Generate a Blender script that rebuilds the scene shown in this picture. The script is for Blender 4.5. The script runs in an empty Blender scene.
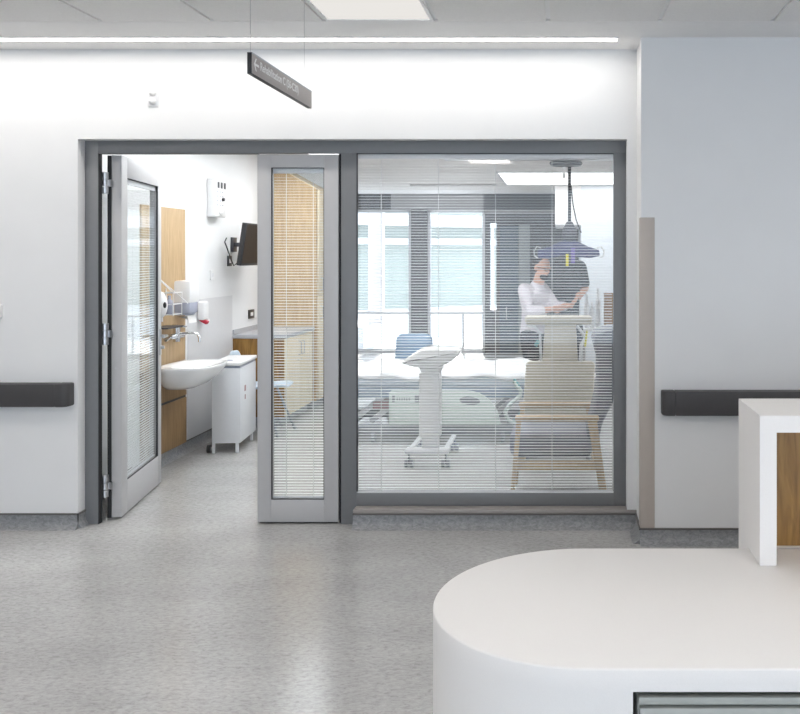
import bpy, bmesh, math, random
from mathutils import Vector, Matrix
random.seed(7)
SC = bpy.context.scene
COL = SC.collection
PI = math.pi
F, CX, CY, H = 900.0, 563.0, 256.0, 1.66      # focal length and principal point in pixels, eye height


def PX(px, Y):
    return (px - CX) * Y / F


def PZ(py, Y):
    return H - (py - CY) * Y / F


# ------------------------------------------------------------------ materials
def new_mat(name):
    m = bpy.data.materials.new(name)
    m.use_nodes = True
    nt = m.node_tree
    for n in list(nt.nodes):
        nt.nodes.remove(n)
    out = nt.nodes.new('ShaderNodeOutputMaterial')
    return m, nt, out


def pbr(name, col, rough=0.5, metal=0.0, spec=0.5, noise=0.03, nscale=30.0, bump=0.0, bscale=200.0):
    m, nt, out = new_mat(name)
    b = nt.nodes.new('ShaderNodeBsdfPrincipled')
    b.inputs['Roughness'].default_value = rough
    b.inputs['Metallic'].default_value = metal
    b.inputs['Specular IOR Level'].default_value = spec
    tc = nt.nodes.new('ShaderNodeTexCoord')
    n = nt.nodes.new('ShaderNodeTexNoise')
    n.inputs['Scale'].default_value = nscale
    n.inputs['Detail'].default_value = 3
    nt.links.new(tc.outputs['Object'], n.inputs['Vector'])
    r = nt.nodes.new('ShaderNodeValToRGB')
    r.color_ramp.elements[0].position = .3
    r.color_ramp.elements[1].position = .7
    r.color_ramp.elements[0].color = (*[c * (1 - noise) for c in col], 1)
    r.color_ramp.elements[1].color = (*[min(1, c * (1 + noise)) for c in col], 1)
    nt.links.new(n.outputs['Fac'], r.inputs['Fac'])
    nt.links.new(r.outputs['Color'], b.inputs['Base Color'])
    if bump:
        n2 = nt.nodes.new('ShaderNodeTexNoise')
        n2.inputs['Scale'].default_value = bscale
        nt.links.new(tc.outputs['Object'], n2.inputs['Vector'])
        bp = nt.nodes.new('ShaderNodeBump')
        bp.inputs['Strength'].default_value = bump
        bp.inputs['Distance'].default_value = .002
        nt.links.new(n2.outputs['Fac'], bp.inputs['Height'])
        nt.links.new(bp.outputs['Normal'], b.inputs['Normal'])
    nt.links.new(b.outputs['BSDF'], out.inputs['Surface'])
    return m


def emit(name, col, strength):
    m, nt, out = new_mat(name)
    e = nt.nodes.new('ShaderNodeEmission')
    e.inputs['Color'].default_value = (*col, 1)
    e.inputs['Strength'].default_value = strength
    nt.links.new(e.outputs['Emission'], out.inputs['Surface'])
    return m


def glass_mat(name, tint=(.985, .99, .99), f0=.009, edge=.4):
    m, nt, out = new_mat(name)
    t = nt.nodes.new('ShaderNodeBsdfTransparent')
    t.inputs['Color'].default_value = (*tint, 1)
    g = nt.nodes.new('ShaderNodeBsdfGlossy')
    g.inputs['Roughness'].default_value = 0.0
    g.inputs['Color'].default_value = (1, 1, 1, 1)
    lw = nt.nodes.new('ShaderNodeLayerWeight')
    lw.inputs['Blend'].default_value = .5
    pw = nt.nodes.new('ShaderNodeMath')
    pw.operation = 'POWER'
    pw.inputs[1].default_value = 5.0
    nt.links.new(lw.outputs['Facing'], pw.inputs[0])
    fr = nt.nodes.new('ShaderNodeMapRange')
    fr.inputs['To Min'].default_value = f0
    fr.inputs['To Max'].default_value = edge
    nt.links.new(pw.outputs[0], fr.inputs['Value'])
    mx = nt.nodes.new('ShaderNodeMixShader')
    nt.links.new(fr.outputs['Result'], mx.inputs['Fac'])
    nt.links.new(t.outputs['BSDF'], mx.inputs[1])
    nt.links.new(g.outputs['BSDF'], mx.inputs[2])
    nt.links.new(mx.outputs['Shader'], out.inputs['Surface'])
    return m


def wood(name, dark, light, scale=(14, 14, 1.2), rough=.45):
    m, nt, out = new_mat(name)
    b = nt.nodes.new('ShaderNodeBsdfPrincipled')
    b.inputs['Roughness'].default_value = rough
    tc = nt.nodes.new('ShaderNodeTexCoord')
    mp = nt.nodes.new('ShaderNodeMapping')
    mp.inputs['Scale'].default_value = scale
    nt.links.new(tc.outputs['Object'], mp.inputs['Vector'])
    n = nt.nodes.new('ShaderNodeTexNoise')
    n.inputs['Scale'].default_value = 3.0
    n.inputs['Detail'].default_value = 8
    n.inputs['Distortion'].default_value = 1.2
    nt.links.new(mp.outputs['Vector'], n.inputs['Vector'])
    r = nt.nodes.new('ShaderNodeValToRGB')
    r.color_ramp.elements[0].position = .32
    r.color_ramp.elements[1].position = .68
    r.color_ramp.elements[0].color = (*dark, 1)
    r.color_ramp.elements[1].color = (*light, 1)
    nt.links.new(n.outputs['Fac'], r.inputs['Fac'])
    nt.links.new(r.outputs['Color'], b.inputs['Base Color'])
    nt.links.new(b.outputs['BSDF'], out.inputs['Surface'])
    return m


def lino(name, c0, c1, c2, rough):
    """marbled linoleum: broad clouds, fine flecks stretched sideways"""
    m, nt, out = new_mat(name)
    b = nt.nodes.new('ShaderNodeBsdfPrincipled')
    tc = nt.nodes.new('ShaderNodeTexCoord')
    mp = nt.nodes.new('ShaderNodeMapping')
    mp.inputs['Scale'].default_value = (1.0, 1.9, 1.5)
    nt.links.new(tc.outputs['Object'], mp.inputs['Vector'])
    n1 = nt.nodes.new('ShaderNodeTexNoise')
    n1.inputs['Scale'].default_value = 34
    n1.inputs['Detail'].default_value = 7
    n1.inputs['Roughness'].default_value = .72
    n1.inputs['Distortion'].default_value = .6
    nt.links.new(mp.outputs['Vector'], n1.inputs['Vector'])
    r = nt.nodes.new('ShaderNodeValToRGB')
    r.color_ramp.elements[0].position = .34
    r.color_ramp.elements[0].color = (*c0, 1)
    r.color_ramp.elements[1].position = .68
    r.color_ramp.elements[1].color = (*c2, 1)
    e = r.color_ramp.elements.new(.5)
    e.color = (*c1, 1)
    nt.links.new(n1.outputs['Fac'], r.inputs['Fac'])
    n2 = nt.nodes.new('ShaderNodeTexNoise')
    n2.inputs['Scale'].default_value = 1.7
    n2.inputs['Detail'].default_value = 3
    nt.links.new(mp.outputs['Vector'], n2.inputs['Vector'])
    mr = nt.nodes.new('ShaderNodeMapRange')
    mr.inputs['From Min'].default_value = .3
    mr.inputs['From Max'].default_value = .7
    mr.inputs['To Min'].default_value = .93
    mr.inputs['To Max'].default_value = 1.07
    nt.links.new(n2.outputs['Fac'], mr.inputs['Value'])
    mul = nt.nodes.new('ShaderNodeMix')
    mul.data_type = 'RGBA'
    mul.blend_type = 'MULTIPLY'
    mul.inputs['Factor'].default_value = 1
    nt.links.new(r.outputs['Color'], mul.inputs['A'])
    nt.links.new(mr.outputs['Result'], mul.inputs['B'])
    nt.links.new(mul.outputs['Result'], b.inputs['Base Color'])
    b.inputs['Roughness'].default_value = rough
    b.inputs['Specular IOR Level'].default_value = .55
    bp = nt.nodes.new('ShaderNodeBump')
    bp.inputs['Strength'].default_value = .08
    bp.inputs['Distance'].default_value = .002
    nt.links.new(n1.outputs['Fac'], bp.inputs['Height'])
    nt.links.new(bp.outputs['Normal'], b.inputs['Normal'])
    nt.links.new(b.outputs['BSDF'], out.inputs['Surface'])
    return m


M = dict(
    wall=pbr('wall_paint', (.80, .80, .80), .6, noise=.01, nscale=4, bump=.05, bscale=260),
    tile=pbr('ceiling_tile', (.86, .85, .835), .9, noise=.03, nscale=120),
    plaster=pbr('ceiling_plaster', (.90, .89, .88), .8, noise=.01),
    tbar=pbr('grid_bar', (.86, .86, .86), .5, noise=.01),
    floor=lino('marbled_lino', (.34, .333, .325), (.45, .443, .436), (.53, .522, .513), .2),
    skirt=lino('coved_lino', (.18, .185, .195), (.27, .275, .285), (.37, .375, .38), .45),
    cap=pbr('skirting_cap', (.13, .12, .115), .5),
    frame=pbr('frame_grey', (.19, .195, .205), .42, noise=.015),
    sill=pbr('sill_grey', (.34, .315, .30), .45),
    gasket=pbr('gasket_black', (.012, .012, .014), .6),
    leaf=pbr('leaf_grey', (.50, .495, .50), .42, noise=.01),
    steel=pbr('brushed_steel', (.55, .55, .56), .28, metal=1, noise=.03),
    chrome=pbr('chrome', (.75, .76, .78), .08, metal=1, noise=.01),
    dark_metal=pbr('dark_metal', (.09, .09, .10), .4, metal=.6),
    rail=pbr('handrail_charcoal', (.055, .052, .054), .5, noise=.02),
    guard=pbr('guard_beige', (.50, .445, .40), .5, noise=.01),
    solid=pbr('solid_surface', (.78, .76, .745), .5, noise=.015, nscale=420, spec=.3),
    white=pbr('white_plastic', (.80, .80, .80), .3, noise=.01),
    white_metal=pbr('white_enamel', (.74, .75, .77), .32, noise=.01),
    ceramic=pbr('white_ceramic', (.82, .82, .81), .12, noise=.005),
    grey_plastic=pbr('grey_plastic', (.30, .33, .40), .35),
    smoke=pbr('smoke_window', (.36, .38, .46), .2),
    black=pbr('black_plastic', (.02, .02, .022), .35),
    screen=pbr('dark_screen', (.030, .018, .010), .45, spec=.25),
    oak=wood('oak_panel', (.47, .32, .17), (.60, .43, .25)),
    oak_rich=wood('oak_rich', (.15, .068, .010), (.36, .19, .045), scale=(9, 9, .9), rough=.4),
    oak_mid=wood('oak_mid', (.25, .15, .068), (.35, .225, .11)),  # oak darkened, shade under the basin put into the colour
    maple=wood('pale_maple', (.72, .60, .42), (.80, .69, .51)),
    beech=wood('beech', (.50, .36, .21), (.60, .45, .28), scale=(10, 10, 3)),
    top=pbr('worktop_grey', (.44, .44, .46), .35),
    clad=pbr('wall_cladding', (.66, .66, .67), .35, noise=.01),
    paper=pbr('tissue', (.85, .84, .82), .9),
    red=pbr('red_plastic', (.50, .02, .05), .4),
    blue_shell=pbr('pale_blue_shell', (.62, .71, .80), .35),
    blue_chair=pbr('chair_blue', (.25, .36, .50), .6),
    sheet=pbr('white_sheet', (.86, .87, .89), .8, bump=.1, bscale=40),
    bed_blue=pbr('bed_base_blue', (.27, .33, .40), .5),
    mattress=pbr('mattress_pale_blue', (.55, .62, .70), .6),
    bed_grey=pbr('bed_grey', (.24, .26, .28), .4),
    bed_green=pbr('bed_panel_pale_green', (.58, .65, .62), .4),
    pink=pbr('dusty_pink', (.42, .27, .27), .6),
    teal=pbr('teal_plastic', (.16, .40, .42), .4),
    beige=pbr('beige_vinyl', (.62, .57, .47), .45),
    grey_vinyl=pbr('grey_vinyl', (.15, .16, .19), .5),
    grey_seat=pbr('grey_seat_vinyl', (.20, .205, .25), .5),
    navy=pbr('navy_bar', (.05, .055, .13), .5),
    yellow=pbr('yellow_strap', (.65, .58, .05), .6),
    purple=pbr('purple_strap', (.16, .12, .35), .6),
    skin=pbr('skin', (.58, .34, .25), .55, noise=.05),
    hair=pbr('dark_hair', (.03, .022, .018), .7, noise=.3, nscale=200),
    shirt=pbr('pale_shirt', (.62, .58, .62), .85, bump=.2, bscale=60),
    tee=pbr('dark_grey_top', (.075, .08, .08), .9, bump=.2, bscale=60),
    trousers=pbr('dark_trousers', (.035, .037, .045), .9),
    dark_wall=pbr('dark_panelling', (.115, .112, .115), .5),
    dark_header=pbr('dark_header', (.075, .072, .07), .6),
    mid_wall=pbr('grey_panelling', (.36, .35, .35), .6),
    slate=pbr('slate_door', (.11, .14, .17), .4),
    ash=pbr('ash_column', (.32, .34, .34), .6),
    ice_wall=pbr('ice_white_wall', (.76, .80, .84), .5),
    slat=pbr('blind_slat', (.76, .77, .77), .45, noise=.01),
    glass=glass_mat('clear_glass'),
    window_glass=glass_mat('window_glass', (.99, .99, .99), .013, .8),
    green_glass=pbr('facade_glass', (.34, .37, .33), .4),
    concrete=pbr('pale_concrete', (.84, .84, .83), .8),
    facade=pbr('white_facade', (.72, .72, .72), .7),
    column=pbr('column_render', (.66, .62, .62), .8),
    card=pbr('cardboard', (.33, .20, .11), .8),
    tambour=pbr('tambour_grey', (.42, .43, .40), .4),
    sign=pbr('sign_taupe', (.42, .385, .37), .5, noise=.01),
    sign_edge=pbr('sign_edge_grey', (.40, .43, .48), .4),
    lettering=pbr('sign_white', (.86, .86, .85), .5),
    slot=emit('slot_light', (1, .96, .91), 9.0),
    panel_dim=emit('panel_light_dim', (1, .97, .93), .40),
    panel=emit('panel_light', (1, .95, .90), 9.0),  # emission of the added, unseen corridor panels
    room_panel=emit('room_panel_light', (.95, .98, 1), 9.0),  # emission of the out-of-view lamps added in the patient room
    far_panel=emit('far_panel_light', (.95, .98, 1), 1.6),
    leafgreen=pbr('foliage', (.20, .34, .12), .7, noise=.4, nscale=12),
)


# ------------------------------------------------------------------ mesh builder
class MB:
    def __init__(self, xf=None):
        self.bm = bmesh.new()
        self.xf = xf

    def _done(self, verts):
        if self.xf is not None:
            bmesh.ops.transform(self.bm, matrix=self.xf, verts=verts)

    def box(self, x0, x1, y0, y1, z0, z1, bev=0, seg=2):
        r = bmesh.ops.create_cube(self.bm, size=1)
        vs = r['verts']
        for v in vs:
            v.co = Vector(((x0 + x1) / 2 + v.co.x * (x1 - x0), (y0 + y1) / 2 + v.co.y * (y1 - y0), (z0 + z1) / 2 + v.co.z * (z1 - z0)))
        if bev:
            es = list({e for v in vs for e in v.link_edges})
            rr = bmesh.ops.bevel(self.bm, geom=es, offset=bev, segments=seg, profile=.5, affect='EDGES')
            vs = list({v for f in rr['faces'] for v in f.verts} | {v for v in vs if v.is_valid})
        self._done(vs)
        return self

    def rbox(self, c, size, rot, bev=0):
        """box of given size centred on c, turned by the matrix rot"""
        old = self.xf
        mt = Matrix.Translation(c) @ rot.to_4x4()
        self.xf = mt if old is None else old @ mt
        sx, sy, sz = size
        self.box(-sx / 2, sx / 2, -sy / 2, sy / 2, -sz / 2, sz / 2, bev)
        self.xf = old
        return self

    def cyl(self, p0, p1, r0, r1=None, seg=20, caps=True):
        p0, p1 = Vector(p0), Vector(p1)
        r1 = r0 if r1 is None else r1
        d = p1 - p0
        q = Vector((0, 0, 1)).rotation_difference(d.normalized())
        mt = Matrix.Translation((p0 + p1) / 2) @ q.to_matrix().to_4x4()
        r = bmesh.ops.create_cone(self.bm, cap_ends=caps, segments=seg, radius1=r0, radius2=r1, depth=d.length, matrix=mt)
        self._done(r['verts'])
        return self

    def ball(self, c, r, seg=20, rings=12, rot=None):
        rx, ry, rz = (r, r, r) if not hasattr(r, '__len__') else r
        mt = Matrix.Translation(c) @ (rot.to_4x4() if rot else Matrix.Identity(4)) @ Matrix.Diagonal((rx, ry, rz, 1))
        rr = bmesh.ops.create_uvsphere(self.bm, u_segments=seg, v_segments=rings, radius=1, matrix=mt)
        self._done(rr['verts'])
        return self

    def tube(self, pts, r, seg=12):
        pts = [Vector(p) for p in pts]
        rs = r if hasattr(r, '__len__') else [r] * len(pts)
        rings = []
        up = Vector((0, 0, 1))
        prev = None
        for i, p in enumerate(pts):
            t = (pts[min(i + 1, len(pts) - 1)] - pts[max(i - 1, 0)]).normalized()
            if prev is None:
                a = t.cross(up) if abs(t.dot(up)) < .95 else t.cross(Vector((1, 0, 0)))
            else:
                a = prev - t * prev.dot(t)
            a.normalize()
            prev = a
            b = t.cross(a)
            rings.append([self.bm.verts.new(p + (a * math.cos(2 * PI * k / seg) + b * math.sin(2 * PI * k / seg)) * rs[i]) for k in range(seg)])
        for i in range(len(rings) - 1):
            for k in range(seg):
                self.bm.faces.new((rings[i][k], rings[i][(k + 1) % seg], rings[i + 1][(k + 1) % seg], rings[i + 1][k]))
        self.bm.faces.new(rings[0][::-1])
        self.bm.faces.new(rings[-1])
        self._done([v for g in rings for v in g])
        return self

    def lathe(self, prof, c=(0, 0, 0), seg=32, sx=1, sy=1):
        """prof: (r, z) from bottom to top, turned about the vertical through c"""
        rings = []
        for r, z in prof:
            rings.append([self.bm.verts.new((c[0] + sx * r * math.cos(2 * PI * k / seg), c[1] + sy * r * math.sin(2 * PI * k / seg), c[2] + z)) for k in range(seg)])
        for i in range(len(rings) - 1):
            for k in range(seg):
                self.bm.faces.new((rings[i][k], rings[i][(k + 1) % seg], rings[i + 1][(k + 1) % seg], rings[i + 1][k]))
        self.bm.faces.new(rings[0][::-1])
        self.bm.faces.new(rings[-1])
        self._done([v for g in rings for v in g])
        return self

    def prism(self, poly, lo, hi, axis='z', bev_hi=0, bev=0):
        """poly: 2-D outline; axis z: (x,y), y: (x,z), x: (y,z)"""
        def co(a, b, t):
            return {'z': (a, b, t), 'y': (a, t, b), 'x': (t, a, b)}[axis]
        A = [self.bm.verts.new(co(a, b, lo)) for a, b in poly]
        B = [self.bm.verts.new(co(a, b, hi)) for a, b in poly]
        n = len(poly)
        fs = [self.bm.faces.new(A[::-1]), self.bm.faces.new(B)]
        for i in range(n):
            fs.append(self.bm.faces.new((A[i], A[(i + 1) % n], B[(i + 1) % n], B[i])))
        bmesh.ops.recalc_face_normals(self.bm, faces=fs)
        vs = A + B
        if bev_hi or bev:
            es = list(fs[1].edges) + (list(fs[0].edges) if bev else [])
            rr = bmesh.ops.bevel(self.bm, geom=es, offset=bev_hi or bev, segments=2, profile=.5, affect='EDGES')
            vs = list({v for f in rr['faces'] for v in f.verts} | {v for v in vs if v.is_valid})
        self._done(vs)
        return self

    def grid(self, x0, x1, y0, y1, nx, ny, zf):
        """a top sheet with skirt down, zf(x, y) gives the height"""
        g = [[self.bm.verts.new((x0 + (x1 - x0) * i / nx, y0 + (y1 - y0) * j / ny, zf(i / nx, j / ny))) for j in range(ny + 1)] for i in range(nx + 1)]
        for i in range(nx):
            for j in range(ny):
                self.bm.faces.new((g[i][j], g[i + 1][j], g[i + 1][j + 1], g[i][j + 1]))
        self._done([v for r in g for v in r])
        return self


WPOS = {}


def props(o, label=None, cat=None, group=None, kind=None):
    if label:
        o['label'] = label
    if cat:
        o['category'] = cat
    if group:
        o['group'] = group
    if kind:
        o['kind'] = kind
    return o


def thing(name, label, cat, loc, group=None, kind=None):
    o = bpy.data.objects.new(name, None)
    o.empty_display_size = .05
    COL.objects.link(o)
    o.location = loc
    WPOS[o] = Vector(loc)
    return props(o, label, cat, group, kind)


def build(name, mb, mat, parent=None, at=None, smooth=True, label=None, angle=35):
    bm = mb.bm
    base = Vector(at) if at is not None else (WPOS[parent] if parent is not None else Vector((0, 0, 0)))
    bmesh.ops.translate(bm, verts=bm.verts, vec=-base)
    bmesh.ops.recalc_face_normals(bm, faces=bm.faces)
    if smooth:
        for f in bm.faces:
            f.smooth = True
        lim = math.radians(angle)
        for e in bm.edges:
            if len(e.link_faces) == 2 and e.calc_face_angle(0) > lim:
                e.smooth = False
    me = bpy.data.meshes.new(name)
    bm.to_mesh(me)
    bm.free()
    for m in (mat if isinstance(mat, (list, tuple)) else [mat]):
        me.materials.append(m)
    o = bpy.data.objects.new(name, me)
    COL.objects.link(o)
    WPOS[o] = base.copy()
    if parent is not None:
        o.parent = parent
        o.location = base - WPOS[parent]
    else:
        o.location = base
    if label:
        o['label'] = label
    return o


def single(name, mb, mat, label, cat, at, group=None, **k):
    o = build(name, mb, mat, at=at, **k)
    return props(o, label, cat, group)


def struct(name, mb, mat, parent=None, **k):
    o = build(name, mb, mat, parent, **k)
    if parent is None:
        o['kind'] = 'structure'
    return o


def copy_tree(o, parent=None):
    c = o.copy()
    COL.objects.link(c)
    c.parent = parent
    for ch in list(o.children):
        copy_tree(ch, c)
    return c


# ------------------------------------------------------------------ main dimensions
YW = 5.488           # face of the corridor wall
YF = 5.569           # face of the grey screen frame (recessed)
YR = 5.72            # room side of that wall
XL = -3.2            # left wall of the patient room
XR = 1.35            # right wall of the patient room
ZC = 2.92            # corridor ceiling
ZR = 2.72            # room ceiling
YB = (ZR - H) / 62.0 * F   # far window wall
OX0, OX1, OZ = PX(84.8, YF), PX(626, YF), PZ(140.8, YF)   # structural opening
YP = 5.19            # face of the projecting wall on the right
XP = .45

# ------------------------------------------------------------------ the setting
mb = MB()
mb.box(-7, 7, -6, YB + .1, -.06, 0)
struct('floor', mb, M['floor'])

mb = MB()
mb.box(-7, OX0, YW, YR, 0, ZC + .3)
mb.box(OX0, OX1, YW, YR, OZ, ZC + .3)
mb.box(OX1, XP + .02, YW, YR, 0, ZC + .3)
mb.box(PX(353, YW), OX1, YF + .015, YR, 0, .085)
struct('wall_front', mb, M['wall'], smooth=False)

mb = MB()
mb.box(XP, 7, YP, YR, 0, ZC + .3)
struct('wall_right', mb, M['wall'], smooth=False)

# corridor ends and wall behind the camera, unseen, added to limit the daylight
m = MB()
m.box(-7.15, -7, -4.75, YR, 0, ZC + .3)
struct('wall_corridor_left', m, M['wall'], smooth=False)
m = MB()
m.box(7, 7.15, -4.75, YR, 0, ZC + .3)
struct('wall_corridor_right', m, M['wall'], smooth=False)
m = MB()
m.box(-7, 7, -4.75, -4.6, 0, .12)
m.box(-7, 7, -4.75, -4.6, 2.82, ZC + .3)
m.box(-7, -4.0, -4.75, -4.6, .12, 2.82)
for x in (1.3, 4.2, 6.9):
    m.box(x - .05, x + .05, -4.75, -4.6, .12, 2.82)
struct('wall_behind', m, M['wall'], smooth=False)

# coved skirting: upstand, cove and thin dark capping strip
mb, mc = MB(), MB()
def skirting(x0, x1, y):
    mb.prism([(y - .006, .083), (y, .083), (y, 0), (y - .05, 0.0005), (y - .028, .008), (y - .012, .024), (y - .006, .045)], x0, x1, 'x')
    mc.box(x0, x1, y - .012, y, .083, .092)
skirting(-7, OX0 + .006, YW)
mb.prism([(OX0 + .006, .083), (OX0, .083), (OX0, 0), (OX0 + .03, .0005), (OX0 + .012, .024), (OX0 + .006, .045)], YW - .006, YF - .0005, 'y')
mc.box(OX0, OX0 + .010, YW - .012, YF - .0005, .083, .092)
skirting(PX(353, YW), XP - .006, YW)
skirting(XP - .006, 7, YP)
mb.prism([(XP - .006, .083), (XP, .083), (XP, 0), (XP - .05, .0005), (XP - .028, .008), (XP - .012, .024), (XP - .006, .045)], YP, YW - .01, 'y')
mc.box(XP - .012, XP, YP - .012, YW, .083, .092)
bs = struct('baseboard_front', mb, M['skirt'])
struct('capping_strip', mc, M['cap'], bs)

# corridor ceiling: plaster margin, tegular tiles in a T-bar grid
YE = 4.833
mb = MB()
mb.box(-7, 7, YE, YR + .3, ZC, ZC + .2)
cl = struct('ceiling', mb, M['plaster'], smooth=False)
TX = -.079
mt_ = MB()
for i in range(-11, 12):
    for j in range(0, 15):
        x0, y1 = TX + .6 * i, YE - .6 * j
        if (i, j) in ((-2, 0), (-2, 5), (2, 5), (-2, 9), (2, 9), (-6, 5), (-6, 1), (5, 2)):
            continue
        mt_.box(x0 + .012, x0 + .588, y1 - .588, y1 - .008, ZC, ZC + .02)
struct('ceiling_tiles', mt_, M['tile'], cl, smooth=False)
mg = MB()
mg.box(-7, 7, -4.6, YE + .02, ZC + .012, ZC + .03)
struct('grid_bars', mg, M['tbar'], cl, smooth=False)

PANELS = [((-2, 0), 'panel_dim', 'square off-white ceiling panel light nearest the sign, at the top of the photo')]
def panel_light(i, j, mat, label):
    x0, y1 = TX + .6 * i, YE - .6 * j
    t = thing('ceiling_panel_light', label, 'ceiling light', (x0 + .3, y1 - .3, ZC))
    m = MB()
    for a, b, c, d in ((.012, .588, .560, .592), (.012, .588, .012, .028), (.012, .028, .028, .560), (.572, .588, .028, .560)):
        m.box(x0 + a, x0 + b, y1 - .6 + c, y1 - .6 + d, ZC - .003, ZC + .011)
    build('light_frame', m, M['tbar'], t, smooth=False)
    m = MB()
    m.box(x0 + .028, x0 + .572, y1 - .572, y1 - .04, ZC + .001, ZC + .011)
    build('diffuser', m, M[mat], t, smooth=False)
    return t
panel_light(-2, 0, 'panel_dim', 'square off-white ceiling panel light just right of the hanging sign')
for k, (i, j, w) in enumerate(((-2, 5, 'behind the hanging sign'), (2, 5, 'over the reception desk'), (-2, 9, 'x'), (2, 9, 'x'), (-6, 5, 'x'), (-6, 1, 'x'), (5, 2, 'x'))):  # unseen panels, added to light the corridor
    panel_light(i, j, 'panel', ['bright ceiling panel light over the open corridor floor', 'bright ceiling panel light above the reception desk',
                                'bright ceiling panel light far back in the corridor, left', 'bright ceiling panel light far back in the corridor, right',
                                'bright ceiling panel light over the left end of the corridor', 'bright ceiling panel light by the left handrail wall',
                                'bright ceiling panel light by the right handrail wall'][k])

# slot light washing the wall
ys = .5 * ((ZC - H) * F / (CY - 37) + (ZC - H) * F / (CY - 41.5))
xs = PX(617, ys)
t = thing('linear_light', 'long thin bright slot light recessed along the ceiling edge', 'ceiling light', (-3, ys, ZC))
m = MB()
m.box(-7, xs, ys - .036, ys + .036, ZC - .002, ZC - .0005)
build('diffuser', m, M['slot'], t, smooth=False)
m = MB()
m.box(-7, xs + .006, ys - .044, ys - .036, ZC - .004, ZC)
m.box(-7, xs + .006, ys + .036, ys + .044, ZC - .004, ZC)
m.box(xs, xs + .006, ys - .036, ys + .036, ZC - .004, ZC)
build('light_trim', m, M['tbar'], t, smooth=False)

# ---- grey screen frame (posts, head, bottom rail, sill)
FB = YF + .045
xl1, xm0, xm1, xr0 = PX(98, YF), PX(341, YF), PX(356.5, YF), PX(613.5, YF)
zh = PZ(153.3, YF)
zb0, zb1 = .113, PZ(493, YF)
m = MB()
m.box(OX0, xl1, YF, FB, 0, OZ, .003)
m.box(xm0, xm1, YF, FB, 0, zh + .002, .003)
m.box(xr0, OX1, YF, FB, .113, zh + .002, .003)
m.box(xl1 - .002, OX1, YF, FB, zh, OZ, .003)
m.box(xm1 - .002, xr0 + .002, YF, FB, zb0, zb1, .003)
fr = struct('trim_1', m, M['frame'])
m = MB()
m.box(PX(353, YW), XP - .001, YW - .004, YF + .012, .086, .113, .003)
struct('window_sill', m, M['sill'], fr)
d2x0_ = PX(257, YF)
m = MB()
m.box(xl1 - .001, xl1 + .002, YF + .004, FB + .001, 0, zh)
m.box(xm0 - .018, xm0, YF + .03, FB, 0, zh)
m.box(xl1, d2x0_ , YF + .02, FB + .001, zh - .002, zh + .001)
struct('door_gasket', m, M['gasket'], fr, smooth=False)


# ---- venetian blind between two panes
def glazing(root, x0, x1, z0, z1, y0, xf, pitch=.0174, depth=.0135, tilt=9, tapes=(.22, .75), gm='glass'):
    """panes, blind slats, head and bottom rail, ladder tapes; x, z in the leaf's own frame"""
    m = MB(xf)
    m.box(x0, x1, y0, y0 + .004, z0, z1)
    m.box(x0, x1, y0 + .030, y0 + .034, z0, z1)
    build('glass_pane', m, M[gm], root, smooth=False)
    m = MB(xf)
    n = int((z1 - z0 - .06) / pitch)
    rot = Matrix.Rotation(math.radians(tilt), 3, 'X')
    for k in range(n):
        m.rbox((.5 * (x0 + x1), y0 + .017, z0 + .022 + pitch * (k + .5)), (x1 - x0 - .02, depth, .0006), rot)
    b = build('blind_slats', m, M['slat'], root, smooth=False)
    m = MB(xf)
    m.box(x0 + .004, x1 - .004, y0 + .007, y0 + .027, z1 - .034, z1 - .002, .001)
    m.box(x0 + .006, x1 - .006, y0 + .009, y0 + .025, z0 + .004, z0 + .016, .001)
    build('blind_rails', m, M['white_metal'], root)
    m = MB(xf)
    for q in tapes:
        xx = x0 + q * (x1 - x0)
        m.box(xx - .002, xx + .002, y0 + .0075, y0 + .0083, z0 + .01, z1 - .03)
    build('ladder_cords', m, M['slat'], root, smooth=False)
    return b


# ---- fixed observation window
w = thing('window_1', None, None, (.5 * (xm1 + xr0), YF + .05, zb1), kind='structure')
glazing(w, xm1 - .002, xr0 + .002, zb1 - .004, zh + .003, YF + .010, None, tapes=(.095, .318, .54, .76), gm='window_glass')
m = MB()
m.box(xm1, xm1 + .006, YF + .002, YF + .0095, zb1, zh)
m.box(xm1, xr0, YF + .002, YF + .0095, zh - .004, zh)
build('window_gasket', m, M['gasket'], w, smooth=False)
m = MB()
m.box(xm1, xr0, YF + .002, YF + .0095, zb1, zb1 + .008)
build('glazing_bead', m, M['white_metal'], w, smooth=False)


def door_leaf(root, W, Hh, TH, xf, gx0, gx1, gz0, gz1, tapes, tilt=9):
    m = MB(xf)
    m.box(0, gx0, 0, TH, 0, Hh, .003)
    m.box(gx1, W, 0, TH, 0, Hh, .003)
    m.box(gx0 - .001, gx1 + .001, 0, TH, 0, gz0, .003)
    m.box(gx0 - .001, gx1 + .001, 0, TH, gz1, Hh, .003)
    build('leaf_frame', m, M['leaf'], root)
    m = MB(xf)
    m.box(gx0, gx0 + .006, .004, .014, gz0, gz1)
    m.box(gx1 - .004, gx1, .004, .014, gz0, gz1)
    m.box(gx0, gx1, .004, .014, gz1 - .004, gz1)
    m.box(gx0, gx1, .004, .014, gz0, gz0 + .003)
    build('glazing_gasket', m, M['gasket'], root, smooth=False)
    glazing(root, gx0, gx1, gz0, gz1, .013, xf, tapes=tapes, tilt=tilt)


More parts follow.
